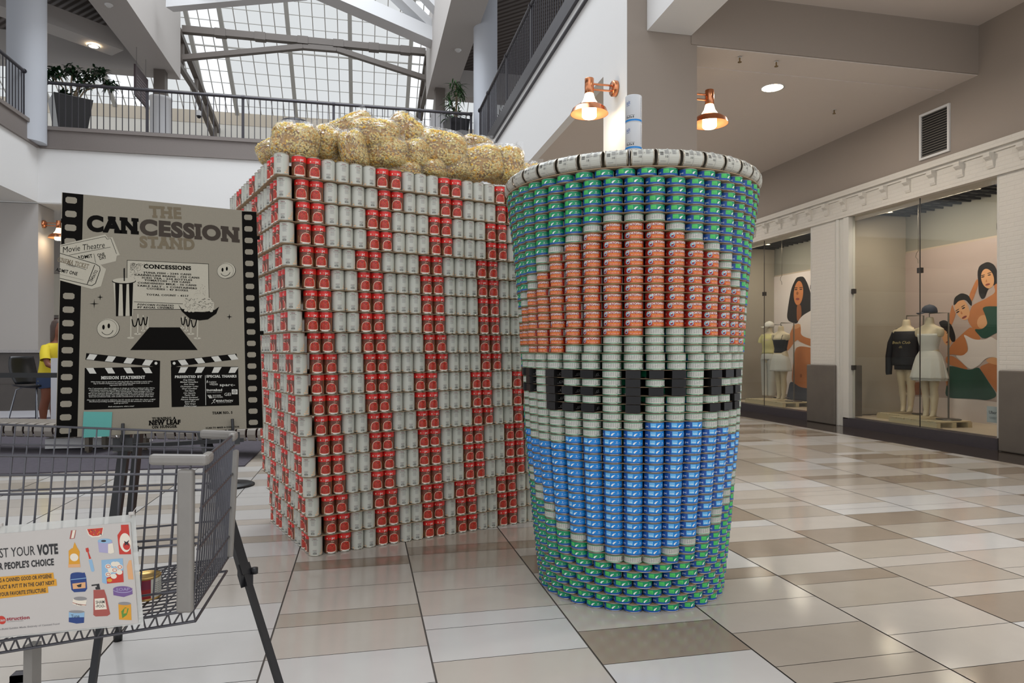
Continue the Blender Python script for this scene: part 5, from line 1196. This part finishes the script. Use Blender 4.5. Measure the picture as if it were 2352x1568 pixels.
bags = [(678, 328, 100, 82, 3.62, 8, 'big front bag leaning at the left corner, above the nearest cans'), (626, 352, 62, 50, 3.95, -25, 'leftmost, low bag sagging over the left face'), (798, 303, 120, 62, 4.12, -26, 'bag rising to a point right of the first, under the railing'),
        (752, 330, 66, 70, 3.9, 30, 'bag sloping down just right of the big corner bag'), (812, 347, 60, 84, 3.78, -12, 'narrow upright bag in the middle front'), (858, 312, 116, 66, 3.98, 4, 'large topmost bag in the middle of the heap'),
        (886, 356, 94, 66, 3.86, 0, 'squarish bag under the topmost bag'), (935, 308, 96, 70, 4.2, 38, 'bag pointing up behind and right of the topmost one'), (952, 358, 66, 66, 3.98, -6, 'small bag right of the squarish one'),
        (1012, 344, 116, 76, 4.12, 12, 'wide bag with bright creases right of centre'), (985, 392, 76, 44, 3.95, 0, 'low bag showing just over bean cans right of centre'), (1096, 338, 66, 46, 4.5, 15, 'small bag in the back right with silvery tip'),
        (1040, 390, 78, 54, 4.08, -18, 'yellow low bag in front of the wide creased one'), (1100, 378, 112, 72, 4.22, -14, 'full bag near right end with white top fold'), (1156, 380, 86, 84, 4.36, 4, 'upright bag at right end of the box'),
        (1184, 402, 70, 50, 4.46, 25, 'last low bag touching the milk-can rim of the cup'), (1216, 418, 66, 78, 4.72, 0, 'small tip of a bag peeking over the cup rim'),
        (745, 372, 90, 50, 3.95, 0, 'flat bag behind the first white cans on top row'), (920, 395, 90, 44, 4.05, 0, 'flat lower bag behind the middle tomato cans')]
for i, (px, py, w, h, d, tilt, lab) in enumerate(bags):
    tt = (px-1176)/FPX; fs_ = (tt*3.515+1.195)/(.8453-.5344*tt); d = max(d, 3.515+.5344*fs_+.17)
    p = at(px, py, d); sx_ = w/FPX*d/.25; sz_ = h/FPX*d/.205
    e = empty('popcorn_bag', p, 0, 'clear popcorn bag, '+lab, 'bag', 'popcorn bags heaped on the box')
    e.rotation_euler = (0, R(tilt), TOCAM*.6+R(random.uniform(-18, 18))); e.scale = (sx_*1.04, 1.15, sz_*1.06)
    pm, fm = BAGV[i % 4]
    o = bpy.data.objects.new('popcorn', pm); COL.objects.link(o); o.parent = e; o['kind'] = 'stuff'
    o = bpy.data.objects.new('plastic_film', fm); COL.objects.link(o); o.parent = e
# ================================================================ shop windows
MANQ = mat('mannequin_cream', '#cdbb9c', .45); CNW = mat('cloth_white', '#cfcac0', .8, bump=.25, bscale=30); CNB = mat('cloth_black', '#16151a', .7, bump=.2, bscale=30)
CNY = mat('cloth_pale_yellow', '#c9bf86', .8, bump=.2, bscale=30); CNG = mat('cloth_pale_grey', '#b9b6ae', .8, bump=.3, bscale=25); CNN = mat('cloth_navy', '#232838', .7); STD = mat('stand_steel', '#6d665c', .35, metal=.8)
def rmesh(o, vox):
    m = o.modifiers.new('skin', 'REMESH'); m.mode = 'VOXEL'; m.voxel_size = vox; m.use_smooth_shade = True; s_ = o.modifiers.new('smooth', 'SMOOTH'); s_.iterations = 4; s_.factor = .6; return o
def mannequin(x, y, z, yaw, lab, wear):
    e = empty('mannequin', (x, y, z), yaw, lab, 'mannequin')
    b = MB(); b.loft([((0, 0, .70), .145, .09), ((0, 0, .78), .165, .115), ((0, 0, .86), .155, .11), ((0, 0, .98), .112, .085), ((0, -.01, 1.08), .132, .10), ((0, -.015, 1.16), .15, .105), ((0, 0, 1.23), .165, .08), ((0, 0, 1.27), .13, .06), ((0, 0, 1.30), .062, .052), ((0, .005, 1.38), .052, .05), ((0, .005, 1.40), .045, .043)], 24)
    for s_ in (-1, 1):
        b.loft([((s_*.045, .0, .035), .035, .085), ((s_*.05, .0, .06), .034, .045), ((s_*.052, .015, .12), .036, .04), ((s_*.058, .02, .30), .052, .055), ((s_*.062, .0, .42), .05, .052), ((s_*.07, 0, .58), .07, .075), ((s_*.075, 0, .74), .082, .088)], 20)
        b.loft([((s_*.158, 0, 1.13), .03, .04), ((s_*.162, 0, 1.18), .04, .05), ((s_*.15, 0, 1.24), .045, .05), ((s_*.12, 0, 1.26), .03, .04)], 14)
    rmesh(b.build('body', MANQ, e), .011)
    def garment(nm, secs, m, n=40, fold=0.0, thick=.006, cap=False):
        g = MB()
        def fn(u, w):
            t = w*(len(secs)-1); i = min(int(t), len(secs)-2); q = t-i; a, c = secs[i], secs[i+1]
            cx = a[0]*(1-q)+c[0]*q; zz = a[1]*(1-q)+c[1]*q; rx = a[2]*(1-q)+c[2]*q; ry = a[3]*(1-q)+c[3]*q; fo = fold*(1-w)
            k = 1+fo*math.sin(u*2*math.pi*11)+.3*fo*math.sin(u*2*math.pi*23)
            return (cx+rx*k*math.cos(u*2*math.pi), ry*k*math.sin(u*2*math.pi)-.004, zz)
        g.grid(fn, 66, (len(secs)-1)*3, 0); o = g.build(nm, m, e); so = o.modifiers.new('thick', 'SOLIDIFY'); so.thickness = thick; return o
    if wear == 'dress':
        garment('bandeau_top', [(0, .93, .118, .092), (0, .99, .120, .094), (0, 1.08, .142, .112), (0, 1.17, .158, .115)], CNW)
        garment('ruffled_skirt', [(0, .56, .235, .19), (0, .62, .225, .18), (0, .75, .20, .15), (0, .86, .17, .125), (0, .94, .122, .096)], CNW, fold=.06)
        garment('skirt_underlayer', [(0, .53, .225, .18), (0, .60, .22, .175)], CNW, fold=.05)
    if wear == 'sweater':
        garment('sweater', [(0, .72, .19, .145), (0, .80, .20, .155), (0, .95, .185, .14), (0, 1.10, .19, .14), (0, 1.19, .185, .115), (0, 1.225, .172, .095)], CNB, fold=.02)
        for s_ in (-1, 1):
            g = MB(); g.tube([(s_*.16, 0, 1.2), (s_*.22, 0, 1.05), (s_*.25, -.01, .85), (s_*.255, -.02, .62), (s_*.25, -.02, .58)], [.055, .06, .055, .045, .042], 16); g.build('sleeve', CNB, e)
        garment('shorts', [(0, .66, .165, .125), (0, .80, .17, .12)], CNB)
        A = Art(lambda x_, y_, L: (x_, -.137-.0012*L-.04*(1-(x_/.2)**2)*0-(.012 if abs(x_) < .1 else 0)+.6*x_*x_, y_)); A.text('Beach Club', 0, 1.06, .26, .04, 0, 2, shear=.3); A.text('est', 0, 1.005, .03, .016, 0, 2); A.text('NYC', 0, .985, .05, .018, 0, 2)
        A.mb.build('script_lettering', mat('gold_thread', '#c9b27a', .5), e)
        g = MB()
        for s_ in (-1, 1): g.tube([(s_*.155, -.02, 1.215), (s_*.14, -.03, 1.26), (s_*.12, 0, 1.275)], .004, 6)
        g.build('straps', CNB, e)
    if wear == 'tank':
        garment('tank_top', [(0, .90, .130, .10), (0, .98, .120, .094), (0, 1.08, .142, .112), (0, 1.14, .155, .115)], CNB)
        g = MB()
        for s_ in (-1, 1): g.tube([(s_*.09, -.1, 1.13), (s_*.1, -.07, 1.22), (s_*.1, -.0, 1.275), (s_*.09, .06, 1.2)], .006, 6)
        g.build('straps', CNB, e)
        garment('shorts', [(0, .56, .215, .155), (0, .66, .20, .145), (0, .78, .18, .135), (0, .88, .135, .105)], CNW, fold=.035)
    if wear == 'tee':
        garment('crop_tee', [(0, .88, .15, .11), (0, .98, .135, .10), (0, 1.08, .15, .115), (0, 1.18, .17, .11), (0, 1.24, .15, .085), (0, 1.275, .09, .065)], CNY, fold=.01)
        for s_ in (-1, 1):
            g = MB(); g.tube([(s_*.13, 0, 1.24), (s_*.18, 0, 1.18), (s_*.20, 0, 1.1)], [.05, .055, .06], 16); g.build('sleeve', CNY, e)
        for s_ in (-1, 1):
            g = MB(); g.loft([((s_*.07, 0, .05), .075, .085), ((s_*.075, 0, .3), .085, .095), ((s_*.078, 0, .6), .092, .10), ((s_*.07, 0, .78), .10, .12)], 24); g.build('trouser_leg', CNG, e)
        garment('waistband', [(0, .76, .17, .13), (0, .84, .165, .12), (0, .90, .14, .105)], CNG)
    s = MB(); s.tube([(.0, .0, 1.40), (0, 0, 1.455)], .006, 8); s.tube([(0, 0, 1.455), (.16, .16, 1.455), (.16, .16, .02)], .011, 8); s.lathe([(.15, 0), (.15, .012), (0, .012)], 32, 0, (.16, .16, 0)); s.build('stand', STD, e)
    return e
def cap(x, y, z, yaw, m, lab):
    e = empty('baseball_cap', (x, y, z), yaw, lab, 'cap')
    b = MB(); b.lathe([(.095, 0), (.098, .02), (.088, .065), (.055, .098), (.012, .112), (0, .114)], 32, capb=False); b.build('crown', m, e)
    b = MB(); b.grid(lambda u, w: ((u-.5)*.17*(1-.25*w*w), -.085-.075*w*(1-(2*u-1)**2*.55), .006-.018*(2*u-1)**2-.01*w), 12, 6); o = b.build('brim', m, e); so = o.modifiers.new('t', 'SOLIDIFY'); so.thickness = .004
    MB().lathe([(.008, .113), (0, .118)], 10).build('button', m, e)
    return e
# white pallets
PAL = mat('white_painted_wood', '#c8b896', .6)
def pallet(x, y, z, yaw, lab, lx=.32, ly=.55):
    e = empty('pallet', (x, y, z), yaw, lab, 'pallet')
    for i in range(6): 
        t = -ly+2*ly*(i+.5)/6; MB().box(-lx, lx, t-ly*.13, t+ly*.13, .07, .085).build('slat', PAL, e)
    for sx_ in (-1, 0, 1): MB().box(sx_*(lx-.03)-.03, sx_*(lx-.03)+.03, -ly, ly, .0, .068).build('runner', PAL, e)
ZI = .13
F = R(-90)   # facing the corridor (-x)
mannequin(7.60, 7.93, ZI+.085, R(-78), 'headless mannequin in white strapless dress with ruffled skirt beneath a navy cap', 'dress'); pallet(7.66, 8.0, ZI, 0, 'white pallet under the white-dress mannequin', .28, .42)
mannequin(7.86, 8.62, ZI+.085, R(-72), 'headless mannequin in black off-shoulder sweater with gold script and black shorts', 'sweater'); pallet(7.92, 8.72, ZI, 0, 'white pallet under the black-sweater mannequin', .26, .26)
mannequin(7.60, 11.34, ZI+.085, R(-75), 'headless mannequin in black tank top and white shorts in far shop window', 'tank'); pallet(7.70, 11.6, ZI, 0, 'long low white pallet in the far shop window', .3, .62)
mannequin(7.92, 12.2, ZI+.085, R(-70), 'mannequin in pale yellow top and light trousers beneath a white cap', 'tee')
cap(7.60, 7.93, ZI+1.545, R(-120), CNN, 'navy baseball cap with pale logo floating on hook above white dress')
cap(7.92, 12.2, ZI+1.50, R(-120), CNW, 'white baseball cap above the pale yellow top in far window')
A = Art(lambda x, y, L: (7.60-.02+x*.5, 7.93-.094+abs(x)*.3, ZI+1.585+y)); 
# posters and hanging banner
class Wallposter:
    def __init__(s, x, ox, oy, sc): s.x = x; s.o = (ox, oy, sc); s.art = Art(lambda a, b, L: (s.x-.0006*L, a, b))
    def uv(s, zx, zy):
        px, py = s.o[0]+zx/s.o[2], s.o[1]+zy/s.o[2]; t = (px-1176)/FPX; d = s.x/(SN+t*CS); return (d*(CS-t*SN), CAMH+(HOR-py)/FPX*d)
    def poly(s, pts, mi, L=1):
        for _ in range(2 if L > 1 else 0):
            q_ = []
            for a, c in zip(pts, pts[1:]+pts[:1]): q_ += [(a[0]*.8+c[0]*.2, a[1]*.8+c[1]*.2), (a[0]*.2+c[0]*.8, a[1]*.2+c[1]*.8)]
            pts = q_
        s.art.poly([s.uv(*p) for p in pts], mi, L)
    def disc(s, x, y, rx, ry, mi, L=1, rot=0):
        c, q = math.cos(R(rot)), math.sin(R(rot)); s.poly([(x+rx*math.cos(t)*c-ry*math.sin(t)*q, y+rx*math.cos(t)*q+ry*math.sin(t)*c) for t in [2*math.pi*i/20 for i in range(20)]], mi, L)
PMt = [mat('poster_backdrop', '#b3a098', .6), mat('poster_skin', '#b97446', .6), mat('poster_skin_light', '#d39b6e', .6), mat('poster_hair', '#1c1819', .6), mat('poster_dark_green', '#23493c', .6), mat('poster_pale', '#d8cdc8', .6),
       mat('poster_lips', '#8a4038', .6), mat('poster_denim', '#3c4150', .6), mat('poster_skin_deep', '#8f5430', .6)]
def rectp(name, x, y0, y1, z0, z1, m, par=None):
    return MB().box(x, x+.006, y0, y1, z0, z1).build(name, m, par)
w = Wallposter(8.55, 1950, 560, 3.137)
(yl, zt0) = w.uv(365, 85); yr, zt1 = w.uv(1140, -20)
e = empty('fashion_poster', (8.555, 7.5, 1.4), 0, 'huge wall poster of three reclining women in green and white swimwear', 'poster')
def pr(o): return under(o, e)
pr(rectp('backing', 8.552, 5.6, yl, .26, 2.72, PMt[0]))
w.poly([(385, 1095), (690, 1108), (960, 1125), (1140, 1150), (1140, 1330), (385, 1200)], 5, 1)
w.poly([(395, 1000), (600, 990), (612, 1085), (392, 1088)], 8, 1.2)
w.poly([(925, 205), (940, 155), (1000, 126), (1050, 150), (1082, 230), (1078, 292), (1030, 300), (1000, 330), (978, 392), (955, 398), (935, 360), (932, 280)], 3, 2)
w.disc(999, 250, 46, 72, 2, 2.2, -12); w.poly([(1040, 290), (1140, 270), (1140, 400), (1060, 400), (960, 440), (975, 400), (1060, 350)], 1, 2.1)
w.poly([(860, 380), (920, 250), (932, 262), (930, 300), (895, 400), (880, 420)], 1, 1.8)
for x in (965, 1012): w.disc(x, 238-(x-965)*.3, 13, 4, 3, 2.4, -12); w.disc(x, 226-(x-965)*.35, 17, 3, 3, 2.4, -14)
w.disc(1000, 292, 18, 7, 6, 2.4, -15); w.poly([(990, 250), (998, 275), (984, 276)], 1, 2.4)
w.poly([(715, 565), (730, 490), (745, 430), (760, 480), (772, 500), (745, 580), (725, 590)], 1, 2.0)
w.poly([(878, 470), (890, 440), (1000, 388), (1060, 372), (1140, 400), (1140, 620), (1060, 620), (985, 690), (900, 620), (858, 560), (855, 520)], 1, 2.2)
w.poly([(955, 448), (1140, 450), (1140, 610), (1060, 640), (970, 692), (895, 612), (960, 615), (1000, 578), (985, 520)], 4, 2.5)
w.disc(963, 560, 38, 50, 2, 2.35, 20)
w.poly([(752, 440), (760, 385), (810, 352), (862, 368), (888, 420), (884, 448), (872, 440), (840, 400), (790, 410), (765, 440)], 3, 2.9)
w.disc(816, 470, 48, 82, 2, 2.8, -22)
for x, y in ((785, 490), (826, 462)): w.disc(x, y, 13, 5, 3, 3.0, -28); w.disc(x-4, y-14, 17, 3, 3, 3.0, -32)
w.disc(832, 528, 20, 8, 6, 3.0, -28); w.poly([(806, 478), (822, 505), (806, 508)], 1, 3.0)
w.poly([(700, 800), (740, 720), (830, 635), (885, 590), (960, 690), (900, 690), (830, 650), (862, 770), (820, 808), (752, 795)], 1, 2.4)
w.poly([(645, 562), (690, 545), (740, 580), (768, 660), (766, 705), (738, 705), (715, 640), (665, 600)], 3, 2.8); w.disc(706, 668, 34, 66, 2, 2.6, -12); w.disc(712, 640, 10, 4, 3, 2.9, -20); w.disc(712, 706, 14, 6, 6, 2.9, -20)
w.poly([(820, 645), (900, 690), (985, 690), (1020, 665), (1060, 690), (1140, 740), (1140, 850), (1040, 812), (985, 822), (935, 880), (870, 908), (758, 800), (822, 806), (862, 768), (855, 712)], 5, 2.7)
w.poly([(935, 885), (1040, 845), (1140, 870), (1140, 1110), (1080, 1090), (1020, 1010), (970, 935)], 1, 2.6); w.poly([(985, 832), (1040, 812), (1140, 850), (1140, 880), (1062, 872), (1000, 855)], 2, 2.9)
w.poly([(697, 808), (760, 808), (870, 908), (800, 892), (697, 862)], 1, 2.5)
w.poly([(700, 868), (870, 912), (935, 885), (965, 930), (1010, 1000), (1075, 1095), (1000, 1128), (900, 1115), (690, 1110), (705, 1000)], 4, 2.6)
w.poly([(700, 1000), (690, 920), (715, 940), (724, 990), (705, 1030)], 1, 2.8)
pr(w.art.mb.build('printed_picture', PMt))
w2 = Wallposter(8.55, 1690, 480, 3.137)
yl2, _ = w2.uv(265, 470); e = empty('fashion_poster', (8.555, 10, 1.4), 0, 'wall poster of long-haired woman in cropped white shirt and jeans, far window', 'poster')
pr(rectp('backing', 8.552, 9.9, yl2, .26, 2.72, PMt[5]))
w2.poly([(435, 495), (462, 486), (490, 486), (520, 540), (550, 640), (560, 720), (490, 802), (462, 780), (440, 832), (365, 800), (380, 680), (400, 570)], 3, 1.5); w2.disc(452, 605, 34, 88, 1, 1.8, 4)
for x, y in ((434, 580), (470, 578)): w2.disc(x, y, 11, 4, 3, 2.0); w2.disc(x, y-13, 14, 3, 3, 2.0)
w2.disc(446, 648, 14, 9, 6, 2.0); w2.disc(444, 606, 8, 12, 8, 2.0)
w2.poly([(438, 690), (470, 685), (476, 770), (440, 820)], 8, 1.9); w2.poly([(472, 772), (560, 720), (600, 720), (600, 930), (470, 905), (440, 830)], 5, 2.0)
w2.poly([(405, 852), (452, 820), (470, 845), (468, 915), (600, 950), (600, 1010), (470, 962), (440, 935), (372, 1030), (362, 990)], 1, 2.2); w2.disc(437, 845, 32, 16, 2, 2.4, -20)
w2.poly([(428, 1002), (470, 985), (600, 1010), (600, 1292), (470, 1290), (400, 1250), (412, 1120)], 1, 1.9); w2.poly([(372, 1332), (392, 1230), (470, 1290), (600, 1290), (600, 1400), (362, 1380)], 7, 2.1); w2.disc(470, 1200, 8, 14, 8, 2.2)
pr(w2.art.mb.build('printed_picture', PMt))
# hanging banner at left of near window
w3 = Wallposter(8.4, 1950, 560, 3.137); ya, _ = w3.uv(30, 300); yb, _ = w3.uv(190, 300)
b = MB(); b.grid(lambda u, v_: (8.38+.035*math.sin(u*15)*(.3+v_)-(.16*max(0, v_-.8)), yb+(ya-yb)*u*(1-.12*math.sin(v_*3)), 2.72-2.4*v_), 40, 20)
o = b.build('fabric_banner', mat('banner_cloth', '#c9b3a6', .8)); so = o.modifiers.new('t', 'SOLIDIFY'); so.thickness = .004; tag(o, 'plain pinkish fabric banner hanging at left inside the near shop window', 'banner')
# track spotlights inside the windows
for (px, py, lab) in ((2043, 488, 'black track spotlight at left inside the near window'), (2243, 434, 'black track spotlight at right inside the near window'), (1764, 562, 'black track spotlight inside the far shop window')):
    t = (px-1176)/FPX; d = 7.75/(SN+t*CS); p = at(px, py, d); e = empty('track_spotlight', p, 0, lab, 'spotlight')
    MB().lathe([(.05, .0), (.052, .12), (.03, .15), (0, .15)], 20, capb=False).build('housing', BLK, e); MB().lathe([(0, .01), (.046, .01)], 20, capb=False).build('lens', EM, e); MB().tube([(0, 0, .15), (0, 0, 3.3-p[2])], .01, 8).build('stem', BLK, e)
for y, pw in ((7.5, 55), (8.6, 40), (10.8, 55), (12.1, 45)):
    area('window_display_light', (7.62, y, 3.22), (R(0), R(-20), 0), .25, .5, pw*.42, (1, .87, .72))
# sticker on the glass and price cube
e = empty('window_sticker', (XS+.046, 6.62, .40), 0, 'small pale sticker with lettering at lower right corner of near window', 'sticker')
MB().box(-.001, .001, -.08, .08, -.09, .10).build('card', mat('sticker_grey', '#8f9a98', .5), e)
A = Art(lambda x, y, L: (-.0015-.0005*L, -x, y)); A.text('Uber', 0, .03, .10, .035, 0, 1, bold=1); A.rect(-.05, -.03, .05, -.027, 0); A.rect(-.04, -.045, .04, -.042, 0); A.mb.build('lettering', mat('sticker_ink', '#2e3434', .5), e)
e = empty('display_block', (7.9, 6.9, .13), 0, 'small white block on the window floor beside the sticker', 'block'); MB().box(-.1, .1, -.1, .1, 0, .10).build('block', PAL, e); MB().box(-.12, .12, -.12, .12, .10, .115).build('top', PAL, e)
for y, lab in ((8.55, 'thin wire coat hook hanging high inside the near shop window'), (11.9, 'thin wire coat hook hanging high inside the far shop window')):
    X = 8.0; o = MB().tube([(X, y, 3.3), (X, y, 2.62), (X, y+.03, 2.6), (X, y+.05, 2.54), (X, y+.01, 2.5), (X, y, 2.44)], .004, 6).build('wire_hook', STD); tag(o, lab, 'hook')
# ================================================================ seating area behind the sign
PL = mat('bench_slat', '#8f8880', .35); PD = mat('bench_dark_red', '#3a1a1a', .45)
ba, bb = Vector(at(-120, 985, 7.75)), Vector(at(640, 985, 7.25)); ba.z = bb.z = 0; bd = (bb-ba).normalized(); bn = Vector((-bd.y, bd.x, 0))
for t0, t1, lab in ((0, .46, 'long slatted bench with curved front edge at left, by the chair'), (.50, 1.0, 'slatted bench with dark red underside between sign and popcorn box')):
    p0, p1 = ba+(bb-ba)*t0, ba+(bb-ba)*t1; L = (p1-p0).length; e = empty('bench', tuple(p0), math.atan2(bd.y, bd.x), lab, 'bench')
    n_ = int(L/.115)
    for i in range(n_):
        x = i*L/n_; s = MB(); pr_ = [(.48, .33), (.08, .33), (.03, .322), (.0, .30), (-.005, .26), (.01, .21), (.03, .20)]
        s.grid(lambda u, v_: (x+u*.092, np.interp(v_*6, range(7), [q_[0] for q_ in pr_]), np.interp(v_*6, range(7), [q_[1] for q_ in pr_])), 1, 12, 0, False); o = s.build('slat', PL, e); so = o.modifiers.new('t', 'SOLIDIFY'); so.thickness = .012
    MB().box(0, L, .05, .44, .22, .30).build('frame', PD, e)
    for x in (.15, L-.2):
      for yy in (.13, .39): MB().box(x, x+.05, yy-.03, yy+.03, .03, .22).lathe([(.02, .0125), (.03, .015), (.012, .03)], 12, 0, (x+.025, yy, 0)).build('leg', STD, e)
p = at(214, 1034, 7.95); e = empty('white_plinth', (p[0], p[1], 0.012), 0, 'low white platform box on carpet beneath the sign board', 'plinth'); MB().box(-.5, .5, 0, .5, .015, .13).build('body', WHITE, e); MB().box(-.46, .46, .04, .46, 0, .015).build('recess_base', BLK, e)
p = at(126, 965, 9.4); e = empty('grey_partition', (p[0], p[1], .0125), 0, 'narrow light grey cabinet end panel beside the person in yellow', 'panel'); MB().box(-.05, .6, 0, .04, 0, 1.04).build('panel', mat('light_grey_panel', '#bdbdc2', .5), e)
# chair
p = at(84, 985, 10.0); e = empty('tall_chair', (p[0], p[1], .0125), R(68), 'black plastic shell chair with slim steel legs behind the belt barrier', 'chair')
CHB = mat('chair_black', '#17181c', .35); LEGM = mat('chair_steel', '#8c8f96', .25, metal=.9)
b = MB(); b.grid(lambda u, w: ((u-.5)*(.40+.06*math.sin(w*3)), .20-.10*(1-w)**2-.05*((u-.5)*2)**2*-1, .66+.40*w), 12, 10); o = b.build('backrest', CHB, e); so = o.modifiers.new('t', 'SOLIDIFY'); so.thickness = .012
b = MB(); b.grid(lambda u, w: ((u-.5)*.42, -.24+.44*w, .63-.02*math.sin(w*3.1)+.03*((u-.5)*2)**2), 12, 10); o = b.build('seat', CHB, e); so = o.modifiers.new('t', 'SOLIDIFY'); so.thickness = .02
for sx_ in (-1, 1):
    for sy_ in (-1, 1): MB().tube([(sx_*.12, sy_*.12, .61), (sx_*.17, sy_*.17, .58), (sx_*.25, sy_*.26, .0)], .011, 8).build('leg', LEGM, e)
# seated person, mostly hidden by the sign
SK = mat('skin_brown', '#7d4a35', .55); HR = mat('hair_brown', '#4a3a33', .6, bump=.3, bscale=80); YL = mat('shirt_yellow', '#dcc62e', .75, bump=.25, bscale=18); DN = mat('shorts_denim', '#2c3b5a', .8)
p = at(116, 985, 10.0); e = empty('person', (p[0], p[1], .0125), R(72), 'person in yellow shirt and denim shorts perched by a chair, mostly hidden behind the sign', 'person')
b = MB(); b.loft([((0, 0, .66), .17, .12), ((0, .0, .74), .175, .125), ((0, -.01, .90), .15, .11), ((0, -.04, 1.05), .17, .115), ((0, -.06, 1.17), .19, .10), ((0, -.08, 1.24), .12, .08), ((0, -.09, 1.28), .055, .055), ((0, -.11, 1.34), .052, .055), ((0, -.13, 1.38), .06, .075), ((0, -.14, 1.46), .072, .092), ((0, -.135, 1.54), .066, .085), ((0, -.13, 1.58), .035, .045)], 20)
for s_ in (-1, 1):
    b.tube([(s_*.09, 0, .76), (s_*.10, -.03, .66), (s_*.10, -.02, .50), (s_*.10, .0, .40)], [.092, .088, .068, .058], 14); b.tube([(s_*.10, .0, .42), (s_*.10, .03, .30), (s_*.10, .03, .16), (s_*.10, .03, .05)], [.06, .058, .042, .036], 14); b.tube([(s_*.10, .05, .045), (s_*.10, -.08, .035), (s_*.10, -.18, .028)], [.036, .038, .028], 12)
    b.tube([(s_*.17, -.06, 1.18), (s_*.22, -.10, 1.06), (s_*.24, -.16, .94), (s_*.20, -.28, .88), (s_*.15, -.40, .86)], [.052, .046, .038, .034, .026], 12)
    for k in range(5): b.tube([(s_*(.15-.012*k+.02), -.40, .86), (s_*(.145-.012*k+.02), -.45, .855), (s_*(.14-.012*k+.015), -.485-.006*(2-abs(k-2)), .84)], [.009, .0085, .007], 6)
b.tube([(0, -.225, 1.46), (0, -.245, 1.44), (0, -.225, 1.425)], [.008, .013, .008], 8)
rmesh(b.build('body', SK, e), .012)
b = MB(); b.loft([((0, 0, .70), .195, .145), ((0, 0, .78), .19, .14), ((0, -.01, .92), .17, .128), ((0, -.04, 1.06), .185, .13), ((0, -.06, 1.17), .205, .115), ((0, -.075, 1.235), .14, .09), ((0, -.085, 1.262), .075, .065)], 28, cap=False)
for s_ in (-1, 1): b.tube([(s_*.15, -.055, 1.19), (s_*.215, -.09, 1.10), (s_*.24, -.12, 1.01)], [.062, .064, .066], 16, cap=False)
b.build('shirt', YL, e)
b = MB()
for s_ in (-1, 1): b.tube([(s_*.09, 0, .80), (s_*.10, -.02, .70), (s_*.10, -.03, .60)], [.105, .105, .10], 18)
b.loft([((0, .02, .64), .19, .14), ((0, .01, .76), .19, .14)], 20); b.build('shorts', DN, e)
b = MB(); b.loft([((0, -.06, 1.24), .07, .03), ((0, -.07, 1.32), .08, .045), ((0, -.085, 1.42), .083, .065), ((0, -.10, 1.50), .084, .085), ((0, -.115, 1.57), .07, .08), ((0, -.12, 1.605), .03, .04)], 20); rmesh(b.build('hair', HR, e), .012)
